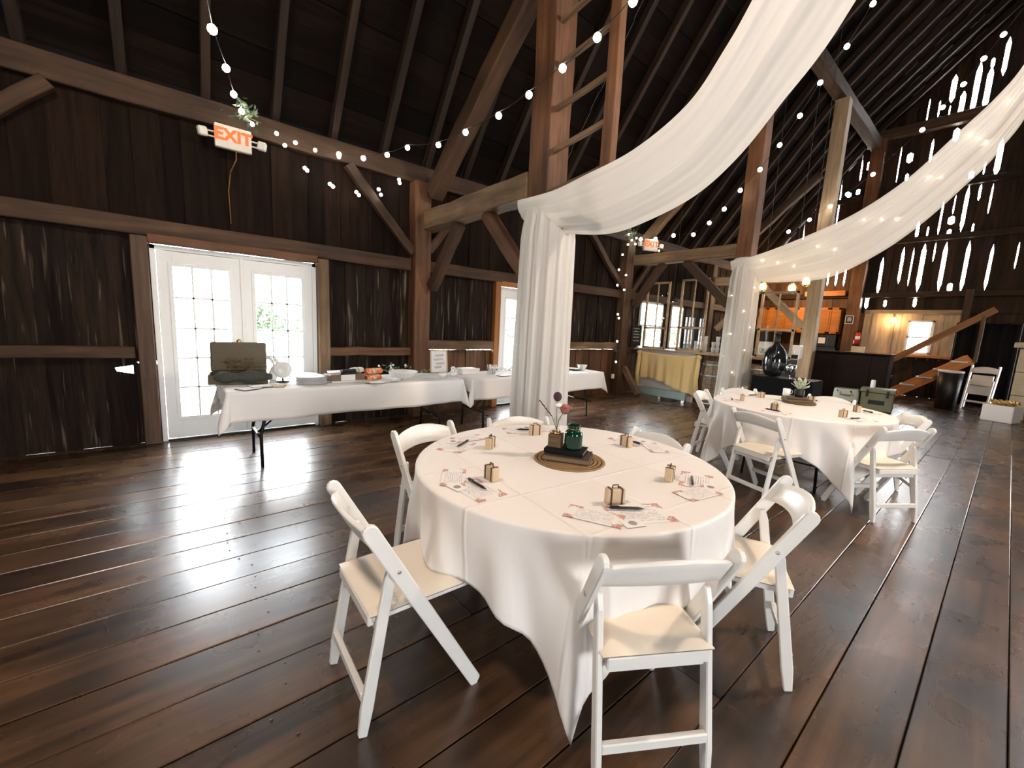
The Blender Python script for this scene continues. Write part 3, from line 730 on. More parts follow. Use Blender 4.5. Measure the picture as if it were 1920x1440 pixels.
beam('tie_beam', 'pale tie beam behind the bar meeting the farthest post', 'beam', (-5.82, 12.0, 2.92), (PX - .1, 12.0, 2.92), .22, .22, 'timber_pale', seg=8)
beam('strut', 'long slanting strut rising from the nearest tie beam to the roof', 'strut', (-5.52, 2.99, 3.22), (-3.45, 2.99, 4.86), .20, .22, 'timber', seg=8)
beam('strut', 'slanting strut above the bar tie beam leaning toward the roof', 'strut', (-5.5, 8.08, 3.30), (-3.52, 8.08, 5.25), .16, .18, 'timber_tan', seg=8)
beam('strut', 'thin slanting strut between the second and farthest posts', 'strut', (-5.3, 12.0, 3.6), (-3.42, 12.0, 5.30), .15, .17, 'timber', seg=8)
for x0, z0, x1, z1, y, l, m in ((-5.53, 1.92, -4.80, 2.72, 2.99, 'brace from the first wall post up under the nearest tie beam', 'timber'),
                             (-4.20, 2.74, -3.40, 1.93, 2.99, 'brace beside the first drape under the nearest tie beam', 'timber_red'),
                             (-5.54, 2.0, -4.92, 2.87, 8.08, 'brace at the wall end of the bar tie beam', 'timber'),
                             (-4.42, 2.88, -3.44, 1.95, 8.08, 'brace under the bar tie beam beside the second drape', 'timber'),
                             (-4.46, 2.81, -3.34, 1.72, 12.0, 'pale diagonal brace crossing in front of the oak cabinets', 'timber_pale'),
                             (-5.45, 1.6, -4.3, 2.81, 12.0, 'light diagonal brace behind the hanging sashes', 'timber_pale')):
    beam('knee_brace', l, 'brace', (x0, y, z0), (x1, y, z1), .12, .15, m)
beam('foot_brace', 'short angled board footing the corner post at the bar end', 'brace', (-5.60, 7.95, .62), (-5.15, 7.95, .05), .10, .12, 'timber_tan')

# ladder against the first post
ld = thing('ladder', 'rustic wall ladder fixed beside the first draped post', 'ladder', (0, 0, 0))
timber('side_rail', (-2.45, 3.0, 2.35), (-2.45, 3.0, 6.6), .09, .11, 'timber_red', ld, .004, 8)
for i in range(11):
    z = 2.42 + .377 * i
    timber('rung', (-3.12, 2.98, z - .04), (-2.43, 2.98, z + .035), .045, .045, 'timber_tan', ld, .003, 3, bevel=.006)

# ---- outdoors
g = MB().b2((-90, -60, -.62), (-5.95, 90, -.5)).build('lawn', 'lawn'); g['kind'] = 'structure'
dk = struct('deck')
for i in range(12): MB().b2((-8.2, -2.4 + i * .0, -.14), (-8.2 + .01, -2.4, -.13)) if False else None
for i in range(16):
    x = -5.93 - i * .145; MB().b2((x - .14, -2.5, -.12), (x, 14.0, -.06)).build('deck_board', 'deck', dk)
rl = thing('deck_railing', 'grey balustrade of thin uprights outside the glazed doors', 'railing', (-8.15, 0, -.06))
MB().b2((-.03, 3.3, .92), (.06, 7.4, .97)).build('hand_rail', 'deck', rl); MB().b2((-.02, 3.3, .10), (.03, 7.4, .15)).build('bottom_rail', 'deck', rl)
pm = None
for i in range(30):
    if pm is None: o = MB().b2((-.015, -.015, .0), (.015, .015, .94)).build('baluster', 'deck', rl); pm = o.data
    else: o = bpy.data.objects.new('baluster', pm); COL.objects.link(o); o.parent = rl
    o.location = (0, 3.36 + i * .136, 0)
def shrub_mesh(n, rx, rz):
    b = MB()
    for i in range(n):
        a, u = random.uniform(0, 2 * pi), random.uniform(-.25, 1); rr = random.uniform(.55, 1.0) * (1 + .18 * sin(3 * a) + .1 * sin(7 * a + u * 4))
        c = Vector((rx * rr * cos(a) * sqrt(max(.05, 1 - u * u)), rx * rr * sin(a) * sqrt(max(.05, 1 - u * u)), rz * (.3 + .7 * u * rr)))
        d = Vector((random.gauss(0, 1), random.gauss(0, 1), random.gauss(0, 1))).normalized(); e = d.orthogonal().normalized(); s = random.uniform(.12, .26)
        b.add([c - d * s, c + e * s * .5, c + d * s, c - e * s * .5], [(0, 1, 2, 3)])
    return b
proto = None
for i in range(14):
    loc = (-38 + random.uniform(-2, 2), -14 + i * 6.1, -.5)
    l = 'leafy field-edge tree in the pale hedgerow beyond the glazed doors'
    if proto is None:
        proto = thing('hedgerow_tree', l, 'tree', loc, 0, 'hedgerow trees'); shrub_mesh(2200, 3.1, 3.6).build('crown', 'foliage', proto)
        MB().tube([(0, 0, 0), (.05, 0, 1), (0, .1, 2.4)], [.2, .15, .08], 8).build('trunk', 'strap', proto)
        t = proto
    else: t = dup(proto, loc, random.uniform(0, 6))
    s = random.uniform(.85, 1.02); t.scale = (s, s, s * random.uniform(.85, 1.05))

for i in range(9): MB().b2((-2.75 + i * .215, GY - .26, 1.03), (-2.71 + i * .215, GY - .17, 1.07)).build('coat_peg', 'strap', wf)

# ================================================================== CLOTHS
def perimeter_cloth(top, hang, nu, nv, fold):
    """top: list of (x,y,nx,ny) round the table edge; hang(i)->length; fold(i,s)->(out offset)"""
T1C, T2C, TR, TZ = (-1.395, 1.564), (-1.33, 4.93), .762, .745
def round_cloth(name, label, loc, half=1.045, seed=1, tip=0.0):
    rnd = random.Random(seed); ph = [rnd.uniform(0, 6.28) for _ in range(6)]
    b = MB(); NT = 168; rings = []
    R = TR + .012
    def top(r, t): return (r * cos(t), r * sin(t), TZ + .006)
    prof_r = [.0001, .2, .4, .58, .70, .745]
    NS = 26
    for r in prof_r: rings.append([top(r, 2 * pi * k / NT) for k in range(NT)])
    for z, r in ((TZ + .006, R - .012), (TZ + .005, R - .006), (TZ + .001, R - .001), (TZ - .003, R)):
        rings.append([(r * cos(2 * pi * k / NT), r * sin(2 * pi * k / NT), z) for k in range(NT)])
    for j in range(1, NS + 1):
        s = j / NS; ring = []
        for k in range(NT):
            t = 2 * pi * k / NT
            edge = half / max(abs(cos(t)), abs(sin(t)))
            L = (edge - R) * s
            c4 = cos(4 * t + pi)                         # +1 at the cloth's corners
            sm = min(1, L / .22); sm = sm * sm * (3 - 2 * sm)
            f = .014 * L / .4 + sm * (.012 * max(0, c4) ** 2 * (L / .6) + (.024 * sin(8 * t + ph[0]) + .020 * sin(13 * t + ph[1])) * min(1.3, L / .35) + .012 * sin(21 * t + ph[2]) * min(1, L / .35) + .006 * sin(34 * t + ph[3]))
            # pleats that gather beside the corners
            dc = ((t - pi / 4 + pi / 4) % (pi / 2)) - pi / 4
            f += sm * .050 * cos(dc * 17 + .8) * math.exp(-(dc / .42) ** 2) * min(1.2, L / .5)
            z = TZ - .004 - L
            r = R + f
            if z < .012:
                r += (.012 - z) * .55; z = .012 + .004 * (1 + sin(9 * t)) * .5
            tt = t - dc * .42 * min(1, L / .70) ** .8 * math.exp(-(dc / .5) ** 2)
            ring.append((r * cos(tt), r * sin(tt), z))
        rings.append(ring)
    for r in rings: b.v += r
    for i in range(len(rings) - 1):
        for k in range(NT):
            k2 = (k + 1) % NT; b.f.append((i * NT + k, i * NT + k2, (i + 1) * NT + k2, (i + 1) * NT + k))
    b.f.append(tuple(range(NT)))
    o = b.build(name, 'tablelinen', None, True, (loc[0], loc[1], 0), solid=.0025); o.rotation_euler = (0, 0, .03)
    return tag(o, label, 'tablecloth')
def round_table(loc, label):
    t = thing('round_table', label, 'table', (loc[0], loc[1], 0))
    MB().lathe([(TR - .01, TZ - .022), (TR, TZ - .016), (TR, TZ - .003), (TR - .004, TZ)], 56).build('tabletop', 'white', t, False)
    for a in range(4):
        an = pi / 4 + a * pi / 2; c, s = cos(an), sin(an)
        MB().tube([(.42 * c, .42 * s, TZ - .02), (.43 * c, .43 * s, .4), (.46 * c, .46 * s, .0)], .013, 8).build('leg', 'blackmetal', t, True)
    MB().tube([(.42 * cos(pi / 4), .42 * sin(pi / 4), .25), (.42 * cos(3 * pi / 4), .42 * sin(3 * pi / 4), .25)], .009, 6).build('stretcher', 'blackmetal', t)
    MB().tube([(.42 * cos(5 * pi / 4), .42 * sin(5 * pi / 4), .25), (.42 * cos(7 * pi / 4), .42 * sin(7 * pi / 4), .25)], .009, 6).build('stretcher', 'blackmetal', t)
    return t
round_table(T1C, 'round folding table under the front white cloth')
round_table(T2C, 'round folding table under the rear white cloth')
round_cloth('tablecloth', 'white square cloth over the front round table, corner touching the floor', T1C, seed=3)
round_cloth('tablecloth', 'white square cloth over the rear round table by the aisle', T2C, half=1.06, seed=8)

def rect_cloth(label, cx, cy, w, l, z, hx, hy, seed):
    """runner cloth on a banquet table: w along X, l along Y; hangs hx over the long sides, hy over the ends"""
    rnd = random.Random(seed); ph = [rnd.uniform(0, 6.28) for _ in range(4)]
    P = []; a, c = w / 2 + .006, l / 2 + .006; rc = .03
    def side(p, q, n, nrm):
        for i in range(n): P.append((lerp(p[0], q[0], i / n), lerp(p[1], q[1], i / n), nrm[0], nrm[1], 0))
    def corner(cx_, cy_, a0, n=12):
        for i in range(n):
            t = a0 + (pi / 2) * i / n; u = i / n; P.append((cx_ + rc * cos(t), cy_ + rc * sin(t), cos(t), sin(t), 1 - abs(2 * u - 1)))
    side((a, -c + rc), (a, c - rc), 40, (1, 0)); corner(a - rc, c - rc, 0); side((a - rc, c), (-a + rc, c), 14, (0, 1)); corner(-a + rc, c - rc, pi / 2)
    side((-a, c - rc), (-a, -c + rc), 40, (-1, 0)); corner(-a + rc, -c + rc, pi); side((-a + rc, -c), (a - rc, -c), 14, (0, -1)); corner(a - rc, -c + rc, 3 * pi / 2)
    n = len(P); b = MB(); NS = 9
    ring0 = [(x - nx * .012, y - ny * .012, z + .006) for x, y, nx, ny, k in P]; rings = [ring0, [(x, y, z - .002) for x, y, nx, ny, k in P]]
    for j in range(1, NS + 1):
        s = j / NS; r = []
        for i, (x, y, nx, ny, k) in enumerate(P):
            Lx = hx if abs(nx) > abs(ny) else hy
            L = (Lx + (hypot(hx, hy) - Lx + .04) * k ** 1.2) * s
            wob = .012 * sin(9 * y + ph[0]) * s + .008 * sin(15 * (x + y) + ph[1]) * s
            out = .012 * s + wob + k ** .8 * .10 * s - .035 * s * sin(pi * min(1, k * 2)) * (k < .5)
            r.append((x + nx * out, y + ny * out, z - .002 - L + .006 * sin(5 * y + ph[2]) * s))
        rings.append(r)
    for r in rings: b.v += r
    for i in range(len(rings) - 1):
        for k in range(n):
            k2 = (k + 1) % n; b.f.append((i * n + k, i * n + k2, (i + 1) * n + k2, (i + 1) * n + k))
    b.f.append(tuple(range(n)))
    o = b.build('tablecloth', 'linen', None, True, (cx, cy, 0), solid=.002)
    me = o.data; me.polygons[len(me.polygons) - 1].use_smooth = False
    return tag(o, label, 'tablecloth')
def banquet_table(label, cx, cy, w, l, z):
    t = thing('banquet_table', label, 'table', (cx, cy, 0))
    MB().b2((-w / 2, -l / 2, z - .045), (w / 2, l / 2, z)).build('tabletop', 'white', t, bevel=.008)
    for s in (-1, 1):
        for q in (-1, 1):
            MB().tube([(q * w * .30, s * (l / 2 - .33), z - .04), (q * w * .31, s * (l / 2 - .31), .5), (q * w * .34, s * (l / 2 - .26), .30), (q * w * .37, s * (l / 2 - .26), .0)], .015, 8).build('leg', 'blackmetal', t, True)
        MB().tube([(-w * .345, s * (l / 2 - .26), .27), (w * .345, s * (l / 2 - .26), .27)], .012, 8).build('stretcher', 'blackmetal', t, True)
        MB().tube([(0, s * (l / 2 - .26), .27), (0, s * (l / 2 - .75), z - .045)], .010, 8).build('brace', 'blackmetal', t, True)
    return t
BX = -4.62
banquet_table('long folding table under the cloth beside the left glazed doors', BX, 1.555, .72, 2.42, .742)
banquet_table('long folding table behind the nearest white drape', BX, 4.21, .72, 2.62, .735)
rect_cloth('white cloth over the long table beside the left glazed doors', BX, 1.555, .72, 2.42, .742, .27, .16, 4)
rect_cloth('white cloth over the long table behind the nearest drape', BX, 4.21, .72, 2.62, .735, .26, .16, 6)

# ================================================================== CHAIRS
def make_chair(loc, rz, label, group):
    t = thing('folding_chair', label, 'chair', loc, rz, group)
    H = .785
    for s in (-1, 1):
        x = s * .218
        # long rail: front foot to rounded top of the back
        p0, p1 = Vector((x, .225, 0)), Vector((x, -.215, H)); mt, l = frame_mtx(p0, p1, (1, 0, 0))
        # local X along the rail, Z toward +x (thickness), Y in the side plane
        poly = [(0.012, -.024), (l - .03, -.027)] + [(l - .03 + .03 * sin(a), -.027 * cos(a)) for a in (.5, 1.0, 1.57, 2.1, 2.6)] + [(l - .03, .027), (-.018, .024)]
        b = MB().prism(poly, .022); b.v = [(vx, vy, vz - .011) for vx, vy, vz in b.v]
        o = b.build('long_rail', 'resin', t, bevel=.004); o.matrix_local = mt
        lo = s * .188
        mt, l = frame_mtx((lo, -.222, 0), (lo, -.118, .61), (1, 0, 0))
        poly = [(0.0, -.017), (.10, -.022), (l - .05, -.019), (l, -.010), (l, .010), (l - .05, .019), (.10, .022), (.006, .014)]
        b = MB().prism(poly, .022); b.v = [(vx, vy, vz - .011) for vx, vy, vz in b.v]
        o = b.build('leg', 'resin', t, bevel=.004); o.matrix_local = mt
        MB().lathe([(.007, 0), (.007, .004), (0, .006)], 8).build('bolt', 'steel', t, True, (x + s * .010, -.108, .60), (0, s * pi / 2, 0))
    # arched, slightly curved back slat
    def slat(u, v):
        x = -.209 + .418 * u; ar = 1 - (2 * u - 1) ** 2
        z0 = .655 - .0 + .022 * ar; z1 = .742 + .040 * ar; z = lerp(z0, z1, v)
        y = .225 - .44 * z / H - .004 - .030 * ar
        return (x, y, z)
    MB().grid(slat, 16, 3).build('backrest', 'resin', t, True, solid=.016, bevel=.003)
    fr = MB(); fr.b2((-.173, -.185, .405), (-.148, .205, .437)).b2((.148, -.185, .405), (.173, .205, .437)).b2((-.173, .185, .405), (.173, .212, .437)).b2((-.173, -.195, .395), (.173, -.172, .437))
    fr.build('seat_frame', 'resin', t, bevel=.004)
    def pad(u, v):
        x = (u - .5) * 2; y = (v - .5) * 2; e = (1 - abs(x) ** 6) * (1 - abs(y) ** 6)
        return (x * (.188 + .008 * v), y * .2 + .008, .441 + .026 * max(0, e) ** .5)
    pb = MB().grid(pad, 12, 12); pb.add([(-.188, -.192, .438), (.188, -.192, .438), (.196, .208, .438), (-.196, .208, .438)], [(0, 1, 2, 3)])
    pb.build('seat', 'vinyl', t, True)
    MB().b2((-.179, -.222, .125), (.179, -.200, .160)).build('stretcher', 'resin', t, bevel=.004)
    MB().b2((-.208, .120, .155), (.208, .140, .190)).build('stretcher', 'resin', t, bevel=.004)
    MB().b2((-.177, -.166, .36), (.177, -.146, .395)).build('stretcher', 'resin', t, bevel=.004)
    return t
def face(dx, dy): return atan2(dy, dx) - pi / 2
G1, G2 = 'white folding chairs at the front round table', 'white folding chairs at the rear round table'
ch = None
def put(top, f, label, group):
    global ch
    d = Vector((f[0], f[1], 0)).normalized(); p = Vector((top[0], top[1], 0)) + d * .212
    rz = face(d.x, d.y)
    if ch is None: ch = make_chair(p, rz, label, group); return ch
    return dup(ch, p, rz, label, group)
put((-1.432, .452), (.035, 1), 'white folding chair left of the cloth corner, seen from its side at the front table', G1)
put((-.552, 1.12), (-.84, .50), 'white folding chair with its back to the viewer, nearest of the front table', G1)
put((-.490, 2.045), (-.885, -.466), 'white folding chair right of the front table, side rail toward the viewer', G1)
put((-1.364, 2.40), (-.22, -.96), 'white folding chair mostly hidden past the front table, toward the rear table', G1)
put((-2.19, 1.895), (.93, -.36), 'white folding chair beyond the front table, right before the first drape', G1)
put((-2.30, 1.20), (.985, .18), 'white folding chair with arched back showing, left rear of the front table', G1)
put((-1.355, 3.885), (.32, .95), 'white folding chair with its back to the viewer at the rear table', G2)
put((-.43, 4.44), (-.83, .55), 'white folding chair at the aisle side of the rear table, nearer one', G2)
put((-.47, 5.31), (-.9, -.42), 'white folding chair at the aisle side of the rear table, farther one', G2)
put((-2.25, 4.74), (.975, .2), 'white folding chair left of the rear table, seen edge on', G2)
put((-2.14, 5.52), (.82, -.57), 'white folding chair behind the left edge of the rear table, before the sheer drape', G2)
put((-1.27, 5.93), (-.06, -1), 'white folding chair hidden behind the rear table, near the cooler side', G2)

# folded chair leaning at the hearth
fc = thing('folded_chair', 'white folding chair folded flat and leaning near the stone hearth', 'chair', (-.40, 14.30, 0), radians(-28))
FM = Matrix.Rotation(radians(-8), 4, 'X')
for s in (-1, 1):
    MB().add(*(lambda q: (q.v, q.f))(MB().b2((s * .215 - .012, -.02, 0), (s * .215 + .012, .03, .92)))).build('long_rail', 'resin', fc, bevel=.006)
    MB().b2((s * .178 - .011, -.018, .03), (s * .178 + .011, .02, .62)).build('leg', 'resin', fc, bevel=.004)
def fslat(u, v):
    ar = 1 - (2 * u - 1) ** 2; return (-.203 + .406 * u, .02 + .02 * ar, lerp(.76 + .012 * ar, .86 + .04 * ar, v))
MB().grid(fslat, 12, 2).build('backrest', 'resin', fc, True, solid=.016)
MB().b2((-.165, -.012, .32), (.165, .018, .72)).build('seat', 'resin', fc, bevel=.006)
MB().b2((-.166, -.012, .15), (.166, .012, .19)).build('stretcher', 'resin', fc, bevel=.004)
MB().b2((-.168, -.020, .50), (.168, -.012, .512)).build('seat_hinge', 'steel', fc)
fc.scale = (1.13, 1.13, 1.13); fc.rotation_euler = (radians(-7), 0, radians(-28))

# ================================================================== DRAPES
def post_drape(label, c, r0, z0, z1, m, seed, n, squeeze=1.0, lights=False):
    rnd = random.Random(seed); ph = rnd.uniform(0, 6)
    ncv = [(rnd.uniform(3, 9), rnd.uniform(0, 6), rnd.uniform(.2, 1)) for _ in range(5)]
    t = thing('post_drape', label, 'drape', (c[0], c[1], 0))
    def f(u, v):
        a = 2 * pi * v; z = lerp(z1, z0, u)
        gather = .82 + .18 * min(1, u / .12) + .10 * u
        fold = .020 * sin(n * a + ph + .6 * sin(3 * u)) + .010 * sin((n * 2 + 3) * a + 2 * u + ph)
        for w_, p_, am in ncv: fold += .005 * am * sin(round(w_) * a + p_ + 1.5 * u)
        r = r0 * gather + fold * (.5 + .6 * u)
        return (r * cos(a), r * sin(a) * squeeze, z)
    MB().grid(f, 30, 150, True).build('fabric_panel', m, t, True)
    MB().grid(lambda u, v: ((r0 * .86 + .012 * sin(pi * u) + .006 * sin(11 * 2 * pi * v)) * cos(2 * pi * v), (r0 * .86 + .012 * sin(pi * u)) * sin(2 * pi * v) * squeeze, lerp(z1 - .16, z1 + .03, u)), 5, 60, True).build('gathered_band', m, t, True)
    if lights:
        for i in range(16):
            a = -2.2 + i * 2.4; z = lerp(.35, 2.45, i / 15)
            MB().ball((r0 * .80 * cos(a), r0 * .80 * sin(a), z), .012, 6, 4).build('fairy_light', 'fairy', t)
    return t
post_drape('white gathered drape wrapped round the ladder post', (PX + .04, 3.05), .268, .012, 2.66, 'sheer', 2, 15)
post_drape('sheer white drape with fairy lights round the second post', (PX - .05, 8.13), .235, .012, 2.80, 'sheer2', 5, 11, lights=True)
def swag(label, ctrl, y0, y1, m, seed, lights=False):
    """ctrl: list of (x, z_upper, z_lower); the sheet is slung from the post to the roof ridge"""
    t = thing('swag_drape', label, 'drape', (0, 0, 0)); n = len(ctrl)
    def cr_(i, u, k):
        p = [ctrl[max(0, min(n - 1, j))][k] for j in (i - 1, i, i + 1, i + 2)]
        return .5 * (2 * p[1] + (p[2] - p[0]) * u + (2 * p[0] - 5 * p[1] + 4 * p[2] - p[3]) * u * u + (3 * p[1] - p[0] - 3 * p[2] + p[3]) * u ** 3)
    rnd = random.Random(seed); ph = [rnd.uniform(0, 6) for _ in range(4)]
    def f(u, v):
        q = u * (n - 1); i = min(n - 2, int(q)); fr = q - i
        ax, az, bx_, bz = [cr_(i, fr, k) for k in range(4)]
        v2 = v + .05 * sin(pi * v) * sin(4 * u + ph[0])
        wv = .010 * sin(2.3 * 2 * pi * v + ph[0] + 1.5 * u) + .005 * sin(4.7 * 2 * pi * v + ph[1] - 2 * u) + .002 * sin(11 * 2 * pi * v + ph[2])
        amp = .35 + .65 * min(1, u * 3)
        y = lerp(y0, y1, v) - .06 * sin(pi * v) + wv * amp
        return (lerp(ax, bx_, v2), y, lerp(az, bz, v2) - .015 * sin(pi * v))
    MB().grid(f, 70, 64).build('fabric_panel', m, t, True)
    if lights:
        for i in range(14):
            u = .12 + .6 * i / 14; p = Vector(f(u, .25 + .5 * ((i * 7) % 5) / 5)); p.y -= .03
            MB().ball(p, .010, 6, 4).build('fairy_light', 'fairy', t)
    return t
swag('broad white swag sweeping from the ladder post up over the front table', 
     [(-3.42, 2.70, -3.40, 2.46), (-2.92, 2.69, -2.84, 2.33), (-2.55, 2.735, -2.37, 2.27), (-2.06, 2.81, -2.00, 2.32), (-1.65, 2.985, -1.63, 2.435), (-1.427, 3.23, -1.36, 2.62), (-1.267, 3.473, -1.135, 2.871), (-.98, 4.0, -.83, 3.27), (-.55, 5.0, -.35, 4.3), (.1, 7.4, .2, 7.0), (.28, 9.9, .32, 9.8)], 2.80, 3.02, 'sheer', 4)
swag('sheer white swag from the second post up toward the gable ridge',
     [(-3.48, 2.78, -3.45, 2.52), (-3.07, 2.84, -3.02, 2.41), (-2.453, 3.034, -2.55, 2.385), (-1.8, 3.301, -2.0, 2.43), (-1.263, 3.672, -1.46, 2.73), (-.823, 4.16, -1.06, 3.08), (-.552, 4.474, -.72, 3.49), (-.37, 4.796, -.46, 3.868), (-.15, 5.5, -.2, 4.6), (.15, 7.6, .15, 7.0), (.28, 9.9, .32, 9.8)], 7.92, 8.12, 'sheer2', 9, lights=True)

# ================================================================== STRING LIGHTS, EXIT SIGNS
def string_lights(label, runs, bulb_r, extra_wire=None, cat='string lights'):
    t = thing('string_lights', label, cat, (0, 0, 0))
    bm_ = None
    for pts in runs:
        pts = [Vector(p) for p in pts]
        fine = []
        for i in range(len(pts) - 1):
            a, b = pts[i], pts[i + 1]
            for k in range(3):
                f = k / 3; p = a.lerp(b, f) + Vector((0, 0, .035)); p.z -= .02 * sin(pi * f); fine.append(p)
        fine.append(pts[-1] + Vector((0, 0, .035)))
        MB().tube(fine, .0035, 4).build('cable', 'wire', t)
        for p in pts:
            if bm_ is None:
                o = MB().ball((0, 0, 0), bulb_r, 10, 6).build('bulb', 'bulb', t, True); bm_ = o.data
            else: o = bpy.data.objects.new('bulb', bm_); COL.objects.link(o); o.parent = t
            o.location = p
    return t
string_lights('warm bulb string crossing the first post from the wall plate to the roof',
    [[(-5.55, 1.70, 3.40), (-5.5, 1.98, 3.42), (-5.38, 2.24, 3.50), (-5.05, 2.36, 3.53), (-4.535, 2.5, 3.454), (-3.96, 2.5, 3.416), (-3.388, 2.5, 3.388), (-2.959, 2.5, 3.412), (-2.564, 2.5, 3.462), (-2.225, 2.5, 3.528), (-1.931, 2.5, 3.611), (-1.5, 2.5, 3.8), (-1.0, 2.5, 4.1)]], .030)
string_lights('bulb string rising from the greenery toward the near roof, three bulbs in view',
    [[(-5.5, .70, 3.53), (-5.2, .601, 3.549), (-4.5, .475, 3.449), (-3.6, .314, 3.251), (-2.9, .2, 3.3)]], .030)
string_lights('small bulbs drooping in loops below the wall plate right of the exit sign',
    [[(-5.55, .80, 3.45), (-5.55, 1.03, 3.43), (-5.55, 1.11, 3.33), (-5.55, 1.22, 3.39), (-5.55, 1.43, 3.37), (-5.55, 1.70, 3.37)], [(-5.58, 1.32, 3.15), (-5.58, 1.345, 3.13)], [(-5.58, 1.60, 3.04), (-5.58, 1.635, 3.02)], [(-5.58, 1.92, 3.02), (-5.58, 1.95, 2.99)], [(-5.58, 2.21, 3.12), (-5.58, 2.24, 3.06)], [(-5.58, 2.49, 3.31), (-5.58, 2.50, 3.27)]], .021)
string_lights('bulb string climbing from the far exit sign between the second posts',
    [[(-5.3, 7.75, 3.36), (-4.95, 7.75, 3.32), (-4.586, 7.8, 3.35), (-4.177, 7.8, 3.312), (-3.891, 7.8, 3.483), (-3.645, 7.8, 3.684), (-3.404, 7.8, 3.952), (-3.122, 7.8, 4.225), (-2.867, 7.8, 4.538), (-2.63, 7.8, 4.901), (-2.415, 7.8, 5.294), (-2.141, 7.8, 5.671), (-1.907, 7.8, 6.107), (-1.6, 7.8, 6.6)]], .036)
string_lights('bulb string high before the bright gaps of the gable',
    [[(-3.869, 11.75, 4.013), (-3.466, 11.75, 4.225), (-3.095, 11.75, 4.458), (-2.811, 11.75, 4.667), (-2.416, 11.75, 4.989), (-1.753, 11.75, 5.667), (-1.515, 11.75, 5.998), (-1.284, 11.75, 6.319), (-1.079, 11.75, 6.672), (-.888, 11.75, 6.982), (-.6, 11.75, 7.5)]], .042)
string_lights('small bulbs wound down the corner post at the bar end',
    [[(-5.5, 7.60, 3.46), (-5.5, 7.72, 3.36), (-5.5, 7.88, 3.43), (-5.5, 7.60, 3.25), (-5.5, 7.86, 3.30), (-5.5, 8.1, 3.29), (-5.5, 8.36, 3.37), (-5.5, 8.45, 3.28), (-5.5, 8.8, 3.3)],
     [(-5.5, 7.44, 3.02), (-5.5, 7.36, 2.70), (-5.5, 7.35, 2.38), (-5.5, 7.62, 2.62), (-5.5, 7.60, 2.31), (-5.5, 7.45, 1.78), (-5.5, 7.49, 1.70), (-5.5, 7.5, 1.2), (-5.5, 7.52, .75)]], .020)
gl = thing('greenery_sprig', 'leafy garland sprig tied with bulbs on the plate above the exit sign', 'garland', (-5.58, .74, 3.50))
lb = MB()
for i in range(46):
    p = Vector((random.uniform(0, .10), random.gauss(0, .07), random.gauss(.02, .07))); d = Vector((random.uniform(.1, .8), random.gauss(0, .7), random.gauss(0, .7))).normalized(); e = d.orthogonal().normalized(); s = random.uniform(.03, .055)
    lb.add([p, p + d * s + e * s * .35, p + d * s * 2, p + d * s - e * s * .35], [(0, 1, 2, 3)])
lb.build('leaves', 'leaf', gl); MB().tube([(0, -.15, -.03), (.02, 0, .02), (0, .15, .0)], .006, 5).build('stem', 'stem', gl)
gl2 = thing('greenery_sprig', 'leafy garland sprig on the plate above the bar corner', 'garland', (-5.56, 7.66, 3.46)); 
for c in list(gl.children):
    q = c.copy(); COL.objects.link(q); q.parent = gl2

def text_mesh(name, body, size, depth, m, parent, mtx, bold=0):
    cu = bpy.data.curves.new(name, 'FONT'); cu.body = body; cu.size = size; cu.extrude = depth; cu.align_x = 'CENTER'; cu.align_y = 'CENTER'; cu.offset = bold
    to = bpy.data.objects.new(name, cu); COL.objects.link(to)
    bpy.context.view_layer.update()
    me = bpy.data.meshes.new_from_object(to.evaluated_get(bpy.context.evaluated_depsgraph_get()))
    bpy.data.objects.remove(to); bpy.data.curves.remove(cu)
    me.name = name; me.materials.clear(); me.materials.append(M[m])
    o = bpy.data.objects.new(name, me); COL.objects.link(o); o.parent = parent; o.matrix_local = mtx
    return o
def exit_sign(label, loc, rz, s=1.0):
    """sign face looks along local -Y"""
    t = thing('exit_sign', label, 'exit sign', loc, rz)
    MB().b2((-.165, 0, -.115), (.165, .06, .115)).build('housing', 'exitbox', t, bevel=.008)
    text_mesh('exit_letters', 'EXIT', .165, .003, 'exitred', t, Matrix.Translation((0, -.004, .012)) @ Matrix.Rotation(pi / 2, 4, 'X'), .006)
    for q in (-1, 1):
        b = MB(); b.box((q * .265, .02, .0), (.085, .055, .09), (0, .15 * q, -.35 * q))
        h = b.build('lamp_head', 'exitbox', t, bevel=.012)
        MB().tube([(q * .16, .03, .025), (q * .235, .03, .025)], .008, 6).tube([(q * .16, .03, -.025), (q * .235, .03, -.025)], .008, 6).build('bracket', 'exitbox', t)
    return t
ex = exit_sign('lit red exit sign with two lamp heads above the left glazed doors', (-5.57, .625, 3.262), pi / 2)
MB().tube([(.02, .02, -.115), (.02, .03, -.20), (-.03, .10, -.32), (-.05, .16, -.5), (-.04, .17, -.85)], .006, 6).build('power_cable', 'trim_orange', ex, True)
exit_sign('small exit sign seen aslant above the bar tie beam', (-5.0, 7.70, 3.20), radians(70))
tag(MB().b2((-5.66, 7.60, .36), (-5.63, 7.68, .46)).b2((-5.63, 7.615, .415), (-5.625, 7.665, .445)).b2((-5.63, 7.615, .375), (-5.625, 7.665, .405)).build('outlet_box', 'white', None, bevel=.004), 'white outlet low on the post beyond the long tables', 'outlet')

